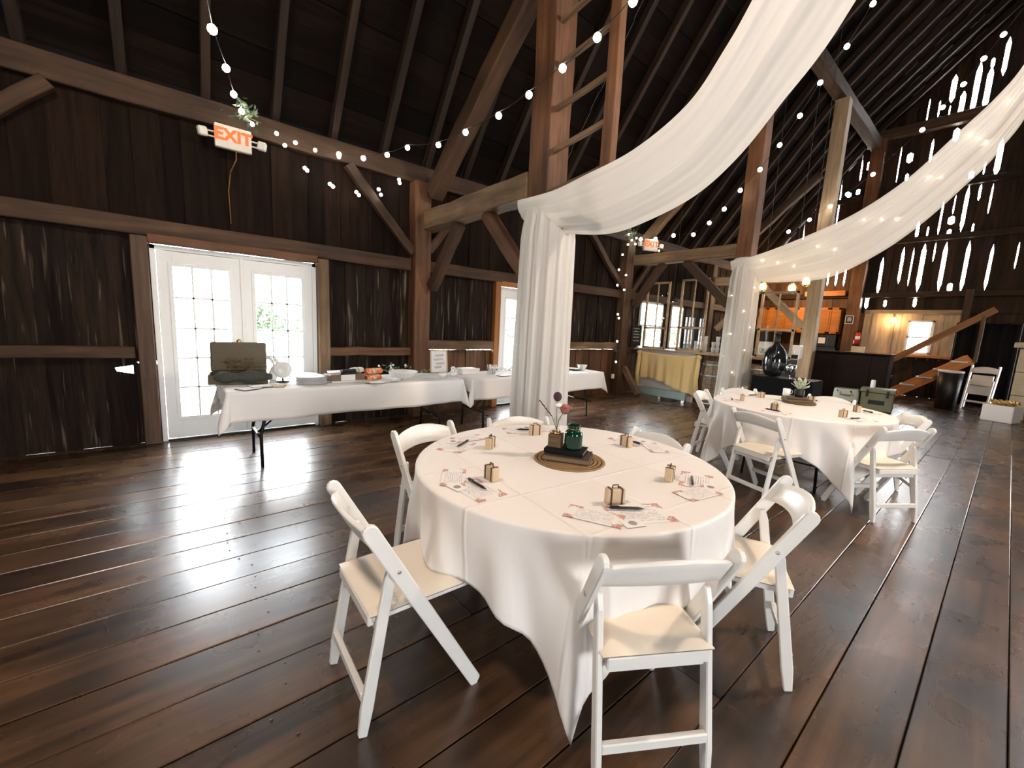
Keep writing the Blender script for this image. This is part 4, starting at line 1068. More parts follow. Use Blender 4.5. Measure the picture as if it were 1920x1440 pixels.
# ================================================================== BAR AND KITCHEN
bc = thing('bar_counter', 'long pale bar counter behind the second sheer drape', 'counter', (0, 0, 0))
MB().b2((-5.62, 8.30, 1.025), (-2.62, 8.92, 1.065)).build('worktop', 'pages' if False else 'timber_pale', bc, bevel=.006)
MB().b2((-5.55, 8.46, .0), (-4.20, 8.50, 1.025)).build('front_panel', 'linen', bc)  # white panel stands in for window light showing below the burlap hem
for x in (-5.5, -4.2, -2.75): MB().b2((x - .04, 8.62, 0), (x + .04, 8.70, 1.025)).build('leg', 'timber', bc)
bs = thing('burlap_skirt', 'tan burlap swag tied at both ends along the bar front', 'burlap skirt', (0, 8.29, 0))
def bf(u, v):
    x = lerp(-5.36, -4.06, u); e = abs(2 * u - 1)
    y = .02 + .035 * sin(23 * u + 1) * (.25 + v) * .5 + .02 * sin(41 * u) * v
    z0 = 1.0 - .05 * (1 - e) ** 1 * 0; z1 = .40 - .22 * u + .05 * sin(5 * u)
    return (x, -y, lerp(z0, z1, v) - .03 * sin(pi * u) * (1 - v))
MB().grid(bf, 70, 14).build('burlap_cloth', 'burlap', bs, True, solid=.004)
for x, rr in ((-5.40, .03), (-4.02, .035)):
    MB().tube([(x, -.05, .99), (x + .01, -.07, .8), (x - .015, -.06, .5), (x + .01, -.06, .25)], [.03, .045, .05, .06], 8).build('tail', 'burlap', bs, True)
    MB().ball((x, -.06, .97), .055, 8, 6, (1.2, .7, .9)).build('bow', 'burlap', bs, True)
tb = thing('toe_bench', 'low grey green plank bench on the floor before the bar', 'bench', (0, 8.12, 0))
MB().b2((-5.38, -.03, .06), (-4.15, .0, .22)).build('plank', 'greenboard', tb, bevel=.006)
MB().b2((-5.38, -.0, .18), (-4.15, .14, .21)).build('top_board', 'greenboard', tb, bevel=.006)
for x in (-5.3, -4.75, -4.22): MB().b2((x - .03, .02, 0), (x + .03, .12, .18)).build('leg', 'steel', tb)

def sash(label, x0, x1, z0, z1, y, zm, nx_lo, nx_up):
    t = thing('old_window_sash', label, 'window sash', (x0, y, 0))
    w = x1 - x0; f = .04
    b = MB(); b.b2((0, -.018, z0), (f, .018, z1)).b2((w - f, -.018, z0), (w, .018, z1)).b2((0, -.018, z1 - f), (w, .018, z1)).b2((0, -.018, z0), (w, .018, z0 + f * 1.2)).b2((0, -.018, zm - f * .5), (w, .018, zm + f * .5))
    b.build('sash_frame', 'timber_pale', t, bevel=.003)
    for n, a, c in ((nx_lo, z0 + f, zm), (nx_up, zm, z1 - f)):
        for i in range(1, n): MB().b2((w * i / n - .012, -.012, a), (w * i / n + .012, .012, c)).build('muntin', 'timber_pale', t)
        for i in range(n): MB().b2((lerp(f, w - f, i / n) + .002, -.003, a + f * .6), (lerp(f, w - f, (i + 1) / n) - .002, .001, c - f * .5)).build('pane', 'oldglass', t)
    return t
sash('old wooden sash standing at the wall end of the bar counter', -5.42, -4.86, 1.07, 2.53, 8.36, 1.53, 2, 2)
sash('old wooden sash in the middle of the bar, beside the hanging black lamp', -4.60, -4.02, 1.07, 2.56, 8.36, 1.56, 2, 2)
sash('old wooden sash right of the second draped post', -3.06, -2.47, 1.07, 2.26, 8.42, 1.58, 2, 2)
cb = thing('chalkboard', 'small black chalkboard with white lettering beside the bar corner', 'chalkboard', (-5.45, 8.14, 1.34), radians(0))
MB().b2((-.115, -.012, -.225), (.115, .012, .225)).build('frame', 'timber', cb, bevel=.003)
MB().b2((-.098, -.015, -.208), (.098, -.011, .208)).build('slate', 'blackboard', cb)
cm = MB(); rr = random.Random(5)
for i, z in enumerate((.15, .085, .02, -.045, -.12)):
    x = -.075
    while x < .06:
        s = rr.uniform(.015, .03); cm.tube([(x, -.016, z), (x + s * .4, -.016, z + rr.uniform(.012, .028)), (x + s, -.016, z - rr.uniform(0, .012))], .0035, 4); x += s + .007
cm.build('chalk_writing', 'chalk', cb)

# barrels
def barrel(label, x, y, r=.29, h=.92):
    t = thing('barrel', label, 'barrel', (x, y, 0)); n = 18
    for k in range(n):
        a0, a1 = 2 * pi * k / n + .01, 2 * pi * (k + 1) / n - .01; b = MB(); vs = []
        for i in range(6):
            z = h * i / 5; q = r * (.86 + .14 * sin(pi * i / 5)) + (.003 if k % 2 else 0)
            for rad, a in ((q, a0), (q, a1), (q - .03, a1), (q - .03, a0)): vs.append((rad * cos(a), rad * sin(a), z))
        fs = [(i * 4 + q, i * 4 + (q + 1) % 4, i * 4 + 4 + (q + 1) % 4, i * 4 + 4 + q) for i in range(5) for q in range(4)] + [(3, 2, 1, 0), (20, 21, 22, 23)]
        b.add(vs, fs).build('stave', 'barrel', t)
    MB().lathe([(r * .83, 0), (r * .83, .03)], 18, (0, 0, h - .06)).build('head', 'barrel', t)
    for z in (.05, .25, .62, .84): 
        q = r * (.86 + .14 * sin(pi * z / h)) + .006; MB().lathe([(q, -.022), (q + .003, 0), (q, .022)], 24, (0, 0, z)).build('hoop', 'hoop', t, True)
    return t
barrel('oak barrel with metal hoops right of the second drape', -3.02, 8.50)
barrel('oak barrel with metal hoops between burlap skirt and second drape', -3.78, 8.55)

def one(name, mb, m, label, cat, loc=(0, 0, 0), rz=0, smooth=False, group=None, bevel=0):
    o = mb.build(name, m, None, smooth, loc, (0, 0, rz), bevel=bevel); return tag(o, label, cat, group)
# cups and glassware on the bar
cup_prof = [(.030, 0), (.040, .11), (.042, .112), (.038, .11), (.028, .004), (0, .004)]
pm = None; ci = 0
for i, x in enumerate((-4.30, -4.20, -4.10, -3.95, -3.85, -3.74, -3.64, -3.56)):
    for h in range(3):
        z = 1.066 + h * .113
        if h == 2 and i in (0, 3, 5): continue
        if pm is None: o = MB().lathe(cup_prof, 14).build('cup', 'milk', None, True); pm = o.data
        else: o = bpy.data.objects.new('cup', pm); COL.objects.link(o)
        o.location = (x, 8.62 + .04 * (i % 2), z); tag(o, 'white plastic cup in the stacked rows on the bar counter', 'cup', 'cups on the bar counter')
gp = [(.032, 0), (.033, .004), (.005, .008), (.005, .07), (.034, .11), (.036, .15), (.030, .18), (.028, .178), (.033, .15), (.031, .112), (0, .075)]
pm = None
for i, (x, y) in enumerate(((-3.05, 8.40), (-2.97, 8.46), (-2.90, 8.41), (-2.82, 8.47), (-2.90, 8.62), (-2.82, 8.66), (-3.0, 8.56), (-2.86, 8.57))):
    if pm is None: o = MB().lathe(gp, 14).build('wine_glass', 'clear', None, True); pm = o.data
    else: o = bpy.data.objects.new('wine_glass', pm); COL.objects.link(o)
    o.location = (x, y, 1.065); tag(o, 'clear stemmed glass on the counter behind the dark demijohn', 'glass', 'wine glasses on the bar counter')
tl = thing('tilted_menu_board', 'white board leaning back on the bar counter', 'board', (-3.0, 8.72, 1.065))
MB().box((0, 0, .15), (.26, .012, .30), (-.35, 0, 0)).build('panel', 'white', tl); MB().box((0, .10, .11), (.03, .012, .22), (.45, 0, 0)).build('stand_leg', 'white', tl)
wb = thing('dispenser', 'white drink dispenser at the right of the bar counter', 'dispenser', (-2.47, 8.66, 1.065))
MB().b2((-.08, -.08, 0), (.08, .08, .26)).build('body', 'white', wb, bevel=.012); MB().b2((-.06, -.085, .02), (.06, -.08, .09)).build('tray', 'black', wb); MB().tube([(0, -.08, .16), (0, -.11, .16), (0, -.11, .13)], .008, 6).build('spout', 'steel', wb)
one('carton', MB().b2((-.07, -.05, 0), (.07, .05, .16)).b2((-.07, -.05, .16), (.07, -.02, .163)), 'milk', 'small pale carton at the bar counter end', 'carton', (-2.68, 8.5, 1.065))

# pendant lamps
def pendant(label, loc, top, kind, power=0):
    t = thing('pendant_lamp', label, 'lamp', loc)
    MB().tube([(0, 0, .10), (0, 0, top - loc[2])], .005, 5).build('cord', 'wire', t)
    MB().lathe([(.020, .05), (.022, .10), (.012, .115), (0, .115)], 10).build('socket', 'brass' if kind == 'globe' else 'black', t, True)
    if kind == 'shade':
        MB().lathe([(.13, .0), (.126, .02), (.05, .10), (.025, .12), (.02, .12), (.045, .095), (.118, .018), (.122, 0)], 20).build('shade', 'black', t, True)
        MB().ball((0, 0, .03), .03, 10, 6, (1, 1, 1.2)).build('bulb', 'lampbulb', t, True)
    elif kind == 'globe':
        MB().ball((0, 0, 0), .055, 12, 8, (1, 1, 1.15)).build('bulb', 'lampbulb', t, True)
        cg = MB()
        for k in range(6):
            a = pi * k / 3; cg.tube([(.03 * cos(a), .03 * sin(a), .09), (.085 * cos(a), .085 * sin(a), .02), (.075 * cos(a), .075 * sin(a), -.06), (.02 * cos(a), .02 * sin(a), -.10)], .003, 4)
        cg.build('wire_cage', 'brass', t)
    if power:
        l = lamp((loc[0], loc[1], loc[2] - .02), power, WARM, .05); l.parent = None
    return t
pendant('caged glowing bulb nearest the second drape, above the bar', (-3.285, 9.0, 2.42), 7.05, 'globe', 90)
pendant('caged glowing bulb in the middle of the bar, before the farthest post', (-2.78, 9.0, 2.37), 7.5, 'globe', 90)
pendant('caged glowing bulb at the right end, touching the farthest post in view', (-2.60, 9.1, 2.50), 7.7, 'globe', 50)
pendant('black dome pendant hanging before the bright bar window', (-5.0, 8.75, 2.13), 4.8, 'shade')
pendant('glowing bulb with dark cap over the pale panel bay at the gable', (-2.27, 15.84, 2.10), 2.29, 'globe', 70)
lamp((-4.6, 14.4, 2.9), 70, WARM, .1)      # kitchen ceiling lamp behind the bar frame

# kitchen run on the gable
for i in range(4):
    x0 = -5.74 + i * .575; c = thing('wall_cabinet', ('honey oak wall cabinet nearest the left corner', 'honey oak wall cabinet second from the left corner', 'honey oak wall cabinet left of the one over the microwave shelf', 'honey oak wall cabinet next to the gable post')[i], 'cabinet', (x0, 15.97, 1.64))
    MB().b2((0, -.32, 0), (.57, 0, .80)).build('carcass', 'cabinet', c, bevel=.003)
    for k in (0, 1):
        d = MB(); a = .006 + k * .282; b_ = a + .276
        for p, q in (((a, 0.01), (a + .055, .79)), ((b_ - .055, .01), (b_, .79)), ((a, .01), (b_, .07)), ((a, .73), (b_, .79))): d.b2((p[0], -.342, p[1]), (q[0], -.322, q[1]))
        dr = d.build('door', 'cabinet', c, bevel=.003); MB().b2((a + .05, -.333, .06), (b_ - .05, -.322, .74)).build('door_panel', 'cabinet', dr)
        MB().ball((b_ - .03 if k == 0 else a + .03, -.352, .06), .012, 8, 6).build('knob', 'brass', dr, True)
kc = thing('kitchen_base', 'dark base cupboards under the honey oak wall cabinets', 'cabinet', (-5.7, 15.95, 0))
MB().b2((0, -.58, 0), (2.3, 0, .88)).build('carcass', 'piano', kc); MB().b2((-.02, -.62, .88), (2.3, 0, .92)).build('worktop', 'black', kc, bevel=.004)
for i in range(4): MB().b2((.01 + i * .575, -.60, .1), (.565 + i * .575, -.58, .86)).build('door', 'piano', kc, bevel=.003)
mw = thing('microwave', 'black microwave under the oak cabinet next to the gable post', 'microwave', (-3.9, 15.66, .92))
MB().b2((-.42, 0, .32), (.42, .3, .70)).build('body', 'black', mw, bevel=.008); MB().b2((-.38, -.006, .36), (.18, 0, .66)).build('door', 'blackmetal', mw); MB().b2((-.02, -.010, .42), (.16, -.006, .60)).build('window', 'paper', mw); MB().tube([(.22, -.02, .38), (.22, -.02, .64)], .01, 6).build('handle', 'steel', mw); MB().b2((-.44, 0, 0), (.44, .3, .31)).build('shelf_unit', 'black', mw)
tag(timber('shelf_beam', (-4.45, 15.72, 2.86), (-3.42, 15.72, 2.86), .16, .15, 'orange_stair', None), 'thick orange shelf beam above the oak wall cabinets', 'beam')
pf = thing('picture_frame', 'small framed black and white print hung on the gable post', 'picture', (-3.23, 15.68, 2.08))
MB().b2((-.10, -.02, -.12), (.10, 0, .12)).build('frame', 'white', pf, bevel=.003); MB().b2((-.085, -.023, -.105), (.085, -.02, .105)).build('mount', 'black', pf); MB().b2((-.045, -.025, -.05), (.05, -.023, .07)).build('print', 'art', pf)
fe = thing('fire_extinguisher', 'red fire extinguisher with white label beside the gable post', 'extinguisher', (-2.98, 15.72, 1.38))
MB().lathe([(.05, 0), (.062, .015), (.062, .27), (.045, .32), (.018, .34), (0, .34)], 16).build('cylinder', 'red', fe, True); MB().lathe([(.063, .12), (.063, .22)], 16).build('label', 'white', fe, True)
MB().lathe([(.018, .33), (.02, .38), (0, .385)], 10).box((.03, 0, .385), (.11, .02, .018), (0, -.25, 0)).build('valve', 'blackmetal', fe); MB().tube([(-.02, 0, .36), (-.085, 0, .30), (-.08, 0, .1)], .009, 6).build('hose', 'black', fe, True)
MB().b2((-.08, -.045, 0), (-.055, -.02, .10)).build('bracket', 'white', fe)

# piano, cooler and the things round the far aisle
pn = thing('upright_piano', 'dark brown upright piano seen from behind, beyond the rear table', 'piano', (-2.43, 12.65, 0))
MB().b2((-.66, -.26, .06), (.66, -.235, 1.13)).build('back_panel', 'piano', pn)
MB().b2((-.70, -.28, 0.03), (-.655, .30, 1.15)).build('side_panel', 'piano', pn, bevel=.006); MB().b2((.655, -.28, .03), (.70, .30, 1.15)).build('side_panel', 'piano', pn, bevel=.006)
MB().b2((-.73, -.31, 1.15), (.73, .33, 1.19)).build('lid', 'piano', pn, bevel=.008); MB().b2((-.66, .25, .06), (.66, .29, 1.14)).build('front_panel', 'piano', pn)
MB().b2((-.70, .30, .60), (.70, .58, .68)).build('keyboard_shelf', 'piano', pn, bevel=.006); MB().b2((-.62, .44, .68), (.62, .57, .70)).build('keys', 'white', pn)
for x in (-.35, .35): MB().b2((x - .04, -.275, .08), (x + .04, -.255, 1.12)).build('back_post', 'piano', pn)
for x in (-.66, .66): MB().b2((x - .03, .50, 0), (x + .03, .56, .60)).build('leg', 'piano', pn)
for x in (-.6, .6): MB().lathe([(.03, -.012), (.03, .012)], 12, mtx=Matrix.Translation((x, -.2, .03)) @ Matrix.Rotation(pi / 2, 4, 'X')).build('caster', 'brass', pn)
one('carton', MB().b2((-.12, -.08, 0), (.12, .08, .13)).b2((-.122, -.082, .12), (.122, .082, .14)), 'kraft', 'small kraft carton on top of the dark piano', 'carton', (-2.35, 12.62, 1.19), .1)
fg = thing('mini_fridge', 'black cabinet with pale door edge left of the piano', 'fridge', (-3.50, 12.75, 0))
MB().b2((-.30, -.28, .02), (.30, .28, 1.16)).build('body', 'black', fg, bevel=.01); MB().b2((-.30, -.31, .04), (.27, -.282, 1.14)).build('door', 'black', fg, bevel=.008); MB().b2((.272, -.305, .04), (.295, -.28, 1.14)).build('edge_strip', 'white', fg); MB().tube([(-.24, -.33, .5), (-.24, -.345, .6), (-.24, -.345, .9), (-.24, -.33, 1.0)], .009, 6).build('handle', 'steel', fg)
bt = thing('black_table', 'narrow black draped table holding the dark demijohn', 'table', (-2.28, 7.72, 0))
MB().b2((-.42, -.27, .755), (.42, .27, .80)).build('tabletop', 'black', bt, bevel=.006)
def bsk(u, v):
    a = 2 * pi * u; q = max(abs(cos(a)) / .43, abs(sin(a)) / .28); r = 1 / q; k = 1 + v * .05 + .02 * v * sin(18 * a)
    return (r * cos(a) * k, r * sin(a) * k, lerp(.803, .02, v))
MB().grid(bsk, 96, 6).build('skirt', 'blackcloth', bt, True)
dj = thing('demijohn', 'large dark oval glass demijohn with a slim black neck', 'bottle', (-2.47, 7.66, .803), .3); dj.scale = (.84, .84, .84)
MB().lathe([(.05, 0), (.14, .03), (.195, .14), (.215, .30), (.195, .44), (.13, .56), (.06, .63), (.045, .66)], 28, sq=.75).build('glass_body', 'mirror', dj, True)
MB().lathe([(.050, .645), (.046, .70), (.046, .83), (.055, .835), (.055, .855), (.03, .86), (0, .86)], 18).build('neck', 'black', dj, True)
hb = thing('vase', 'small pale vase with white leaves beside the demijohn', 'vase', (-2.20, 7.56, .803))
MB().lathe([(.03, 0), (.035, .01), (.008, .02), (.008, .07), (.07, .12), (.085, .19), (.07, .23), (.068, .228), (.08, .19), (.064, .122), (0, .08)], 18).build('bowl', 'foil', hb, True)
hg = thing('goblet', 'clear tipped goblet at the foot of the demijohn', 'goblet', (-2.30, 7.50, .803))
MB().lathe([(.035, 0), (.006, .01), (.006, .05), (.04, .09), (.045, .13), (.043, .13), (.036, .09), (0, .055)], 14).build('bowl', 'clear', hg, True)

co = thing('cooler', 'olive green hard cooler with dark latches, right of the patterned bag', 'cooler', (-1.68, 11.45, 0), .10)
MB().b2((-.26, -.20, .02), (.26, .20, .40)).build('body', 'olive', co, bevel=.025, seg=2); MB().b2((-.28, -.22, .40), (.28, .22, .49)).build('lid', 'olive', co, bevel=.02, seg=2)
for x in (-.16, .16): MB().b2((x - .02, -.235, .32), (x + .02, -.21, .46)).build('latch', 'black', co, bevel=.004)
MB().b2((-.13, -.208, .16), (.13, -.2, .25)).build('name_plate', 'black', co, bevel=.003)
text_mesh('plate_marks', 'BOTB', .075, .002, 'olive', co, Matrix.Translation((0, -.210, .205)) @ Matrix.Rotation(pi / 2, 4, 'X'), .002) if False else None
MB().tube([(-.27, -.1, .33), (-.31, -.1, .30), (-.31, .1, .30), (-.27, .1, .33)], .012, 6).build('handle', 'black', co)
one('candle', MB().lathe([(.04, 0), (.045, .012), (.04, .16), (.030, .165), (0, .15)], 14), 'white', 'white tumbler standing on the olive cooler lid', 'tumbler', (-1.78, 11.42, .49), 0, True)
cbx = thing('patterned_bag', 'pale green bag with dark leaf print beside the olive cooler', 'bag', (-2.18, 11.32, 0), .12)
def bagf(u, v):
    a = 2 * pi * v; k = 1 + .05 * sin(pi * u); q = max(abs(cos(a)) / .21, abs(sin(a)) / .16); q = (abs(cos(a) / .21) ** 6 + abs(sin(a) / .16) ** 6) ** (1 / 6)
    return (cos(a) / q * k, sin(a) / q * k, .02 + .40 * u)
MB().grid(bagf, 8, 40, True).build('body', 'camo', cbx, True); MB().b2((-.19, -.14, .40), (.19, .14, .425)).build('flap', 'olive', cbx, bevel=.01)
MB().tube([(-.1, -.15, .36), (-.09, -.2, .30), (.09, -.2, .30), (.1, -.15, .36)], .012, 6).build('strap', 'olive', cbx, True)

st = thing('staircase', 'orange stained open staircase rising right of the piano', 'stairs', (0, 0, 0))
for y in (14.2, 15.1): timber('stringer', (-2.02, y, .03), (-.62, y, 1.15), .045, .25, 'orange_stair', st, .002, 4)
for i in range(5): MB().b2((-1.98 + .27 * i, 14.12, .205 + .216 * i), (-1.70 + .27 * i, 15.16, .240 + .216 * i)).build('tread', 'tread', st, bevel=.005)
timber('handrail', (-1.99, 14.16, .98), (-.36, 14.16, 2.30), .05, .14, 'trim_orange', st, .003, 6)
timber('newel', (-1.94, 14.17, .05), (-1.94, 14.17, 1.02), .07, .07, 'timber_tan', st, .003); timber('newel', (-.52, 14.17, 1.1), (-.52, 14.17, 2.2), .07, .07, 'timber_tan', st, .003)
bk = thing('black_curtain', 'tall black curtain hanging behind the stair top', 'curtain', (-.42, 15.3, 0))
MB().grid(lambda u, v: (lerp(-.54, .46, u), .03 * sin(30 * u), lerp(.02, 2.02, v)), 40, 4).build('panel', 'blackcloth', bk, True, solid=.004)
MB().tube([(-.56, 0, 2.03), (.48, 0, 2.03)], .015, 6).build('rod', 'blackmetal', bk)
for x in (-.56, .48): MB().tube([(x, 0, 0), (x, 0, 2.03)], .014, 6).build('upright', 'blackmetal', bk)
tc_ = thing('trash_can', 'black round bin with a pale rim in front of the staircase', 'bin', (-.83, 13.72, 0))
MB().lathe([(.17, 0), (.21, .86), (.205, .86), (.165, .02), (0, .02)], 24).build('body', 'black', tc_, True); MB().lathe([(.206, .84), (.218, .85), (.218, .885), (.206, .89)], 24).build('rim', 'white', tc_, True)
for q in (-1, 1): MB().tube([(q * .2, -.05, .74), (q * .235, -.04, .72), (q * .235, .04, .72), (q * .2, .05, .74)], .009, 6).build('handle', 'black', tc_)

hp = thing('stone_hearth', 'stone hearth with a pale limestone pier at the right edge', 'fireplace', (.12, 13.3, 0))
MB().b2((.02, .02, 0), (1.9, .9, 1.5)).build('core', 'stone_dark', hp)
for k, (z0, z1) in enumerate(((0, .5), (.5, .98), (.98, 1.46))): MB().b2((-.03, -.03, z0 + .004), (.20 + .01 * (k % 2), .22, z1 - .004)).build('pier_block', 'stone', hp, bevel=.012)
MB().b2((-.12, -.12, 1.47), (2.0, .95, 1.58)).build('mantel_slab', 'stone', hp, bevel=.015)
rs = random.Random(3); z = 0
while z < 1.44:
    h = min(rs.uniform(.14, .24), 1.46 - z); x = .21
    while x < 1.85:
        w = min(rs.uniform(.18, .42), 1.88 - x); MB().b2((x + .006, rs.uniform(-.025, .0), z + .006), (x + w - .006, .03, z + h - .006)).build('stone', 'stone_dark', hp, bevel=.015); x += w
    z += h
MB().b2((.25, .1, 1.58), (1.7, .9, 6.0)).build('chimney_breast', 'stone_dark', hp)
gb = thing('gift_box', 'white wrapped box with a gold bow on the floor near the hearth', 'box', (.02, 12.66, 0), -.35)
MB().b2((-.22, -.17, 0), (.22, .17, .33)).build('box', 'white', gb, bevel=.012)
bw_ = MB()
for i in range(26):
    a = i * 2.4; r = .05 + .14 * (i % 5) / 5; p = Vector((.03 + r * cos(a), r * sin(a) * .8, .335)); bw_.tube([p, p + Vector((.04 * cos(a), .04 * sin(a), .08)), p + Vector((.09 * cos(a + 1), .09 * sin(a + 1), .03))], [.008, .024, .006], 5)
bw_.build('bow', 'gold', gb, True)

# ================================================================== FRONT AND REAR TABLE SETTINGS
def favor(loc, rz, label, group):
    t = thing('suitcase_favor', label, 'favor box', loc, rz, group)
    MB().b2((-.038, -.017, 0), (.038, .017, .062)).build('box', 'kraft', t, bevel=.003)
    for x in (-.023, .023): MB().b2((x - .0035, -.0185, 0.001), (x + .0035, .0185, .0638)).build('strap', 'strap', t)
    MB().tube([(-.013, 0, .062), (-.011, 0, .076), (.011, 0, .076), (.013, 0, .062)], .0028, 5).build('handle', 'strap', t)
    return t
def pen(loc, rz, label, group):
    t = thing('pen', label, 'pen', loc, rz, group)
    MB().tube([(-.068, 0, .007), (-.058, 0, .007), (.045, 0, .007), (.070, 0, .006)], [.003, .0058, .0062, .001], 8).build('barrel', 'black', t, True)
    MB().box((-.045, 0, .0135), (.035, .004, .002)).build('clip', 'blackmetal', t); MB().tube([(-.068, 0, .007), (-.078, 0, .007)], .0028, 6).build('button', 'steel', t)
    return t
def card(loc, rz, w, h, m, name, label, cat, group, curl=.0):
    b = MB().grid(lambda u, v: ((u - .5) * w, (v - .5) * h, .0008 + curl * (2 * u - 1) ** 2 * (v)), 6, 4)
    o = b.build(name, m, None, False, loc, (0, 0, rz), solid=.0006); return tag(o, label, cat, group)
TT = .7525
def setting(c, ang, tname, where, big, dr=0):
    """place setting: two printed menu cards, a sticker card, a pen and a suitcase favor"""
    r_ = lambda r, tang: (c[0] + r * cos(ang) - tang * sin(ang), c[1] + r * sin(ang) + tang * cos(ang), TT)
    f = rf_ if False else None
    p = r_(.50 + dr, -.005); rot = ang + pi / 2
    (dup(FAV, p, rot + random.uniform(-.15, .15), 'tiny kraft suitcase favor, %s' % where, 'suitcase favors on the %s table' % tname) if FAV else None)
    (dup(PEN, (r_(.597, .02)[0], r_(.597, .02)[1], TT + .004), rot + random.uniform(-.2, .3), 'black pen, %s' % where, 'pens on the %s table' % tname))
    card(r_(.615, .055), rot, .215, .145, 'menu', 'menu_card', 'printed white menu card with floral corners, %s' % where, 'card', 'menu cards on the %s table' % tname)
    if big:
        p = r_(.625, -.115); card((p[0], p[1], TT + .002), rot - .62, .20, .105, 'menu', 'keepsake_card', 'narrow tilted card with red floral corners, %s' % where, 'card', 'tilted cards on the front table')
        p = r_(.675, -.01); o = thing('sticker_card', 'small white card with a round grey seal, %s' % where, 'card', (p[0], p[1], TT + .0035), rot + .1, 'sticker cards on the front table')
        MB().b2((-.04, -.028, 0), (.04, .028, .0008)).build('card', 'paper', o); MB().lathe([(.016, .0008), (.016, .0014)], 14).build('seal', 'ink', o)
FAV = favor((-.925, 1.329, TT), -.46 + pi / 2, 'tiny kraft suitcase favor before the chair with its back to the viewer', 'suitcase favors on the front table')
PEN = pen((-.856, 1.311, TT + .004), .915, 'black pen lying on the menu card nearest the viewer', 'pens on the front table')
_f = FAV; _p = PEN
def setting0(c, ang, where):
    r_ = lambda r, tang: (c[0] + r * cos(ang) - tang * sin(ang), c[1] + r * sin(ang) + tang * cos(ang), TT)
    rot = ang + pi / 2
    card(r_(.625, .06), rot, .235, .155, 'menu', 'menu_card', 'printed white menu card nearest the viewer, under the long black pen', 'card', 'menu cards on the front table')
    p = r_(.625, -.125); card((p[0], p[1], TT + .002), rot - .62, .21, .11, 'menu', 'keepsake_card', 'narrow tilted card with red floral corners, nearest the viewer', 'card', 'tilted cards on the front table')
    p = r_(.70, -.01); o = thing('sticker_card', 'small white card with a round grey seal nearest the viewer', 'card', (p[0], p[1], TT + .0035), rot + .1, 'sticker cards on the front table')
    MB().b2((-.04, -.028, 0), (.04, .028, .0008)).build('card', 'paper', o); MB().lathe([(.016, .0008), (.016, .0014)], 14).build('seal', 'ink', o)
setting0(T1C, radians(-27), '')
for a, wh in ((-89, 'at the side-on front chair'), (-149, 'before the arched-back chair'), (158, 'toward the ladder post drape'), (90, 'on the side toward the rear table'), (25, 'at the right-hand seat of the front table')):
    setting(T1C, radians(a), 'front', wh, True, -.06 if a == -149 else 0)
for a, wh in ((-94, 'on the rear table before the near back-turned chair'), (-30, 'on the rear table at the nearer aisle chair'), (30, 'on the rear table at the farther aisle chair'), (92, 'on the rear table at its far side'), (150, 'on the rear table toward the sheer drape'), (-152, 'on the rear table at its left edge')):
    setting(T2C, radians(a), 'rear', wh, False)

# centrepiece of the front table
def book(name, label, loc, rz, w, d, h, cover):
    t = thing(name, label, 'book', loc, rz)
    MB().b2((-w / 2 + .004, -d / 2 + .005, .004), (w / 2 - .004, d / 2 - .001, h - .004)).build('pages', 'pages', t)
    MB().b2((-w / 2, -d / 2, 0), (w / 2, d / 2, .004)).b2((-w / 2, -d / 2, h - .004), (w / 2, d / 2, h)).b2((-w / 2, d / 2 - .004, 0), (w / 2, d / 2, h)).build('cover', cover, t, bevel=.001)
    return t
CX, CY = -1.405, 1.575
pmt = thing('placemat', 'round woven jute mat in the middle of the front table', 'placemat', (CX + .01, CY, TT))
for i in range(9):
    r = .185 * (i + .6) / 9; MB().lathe([(r - .009, .001), (r - .004, .0055), (r + .004, .0055), (r + .009, .001)], 40).build('coil', 'jute', pmt, True)
book('book', 'thick brown old book at the bottom on the jute mat', (CX + .005, CY - .005, TT + .006), .58, .235, .155, .030, 'book_brown')
book('book', 'thinner black book on top of the brown book', (CX - .02, CY + .005, TT + .036), .50 + pi, .205, .135, .022, 'book_dark')
BZ = TT + .058
bx_ = thing('wooden_box', 'small dark wooden cube box on the black book, left of the green jar', 'box', (CX - .075, CY - .02, BZ), .5)
MB().b2((-.034, -.034, 0), (.034, .034, .068)).build('body', 'boxwood', bx_, bevel=.002); MB().b2((-.036, -.036, .0), (.036, .036, .006)).build('base_rim', 'boxwood', bx_)
gj = thing('green_jar', 'dark green ribbed glass jar on the black book', 'jar', (CX + .012, CY + .02, BZ))
pr = [(.038, 0), (.046, .006)]
for i in range(6): pr += [(.048, .012 + i * .0125), (.0455, .018 + i * .0125)]
pr += [(.046, .088), (.036, .10), (.031, .105), (.035, .108), (.035, .114), (.031, .117), (.034, .122), (.034, .128), (.029, .128), (.029, .106), (.041, .086), (.041, .008), (0, .006)]
MB().lathe(pr, 28).build('glass', 'greenjar', gj, True); MB().tube([(.036 * cos(k * .3), .036 * sin(k * .3), .111) for k in range(22)], .0018, 5).build('wire_bail', 'brass', gj)
fv = thing('flower_vase', 'clear bud vase with gold foot holding a dusty rose and dried stems', 'vase', (CX - .075, CY - .02, BZ + .068))
MB().lathe([(.026, 0), (.028, .012), (.018, .04), (.011, .055), (.020, .072), (.026, .085), (.024, .085), (.018, .072), (.009, .055), (.016, .04), (0, .006)], 18).build('glass', 'clear', fv, True)
MB().lathe([(.028, 0), (.029, .008), (.022, .014), (0, .014)], 16).build('gold_foot', 'brass', fv, True)
hd = Vector((.022, .030, .128))
MB().tube([(0, 0, .015), (.005, .006, .07), hd], .0022, 5).build('rose_stem', 'stem', fv)
rp = MB(); rp.ball(hd + Vector((0, 0, .012)), .016, 8, 6, (1, 1, 1.2))
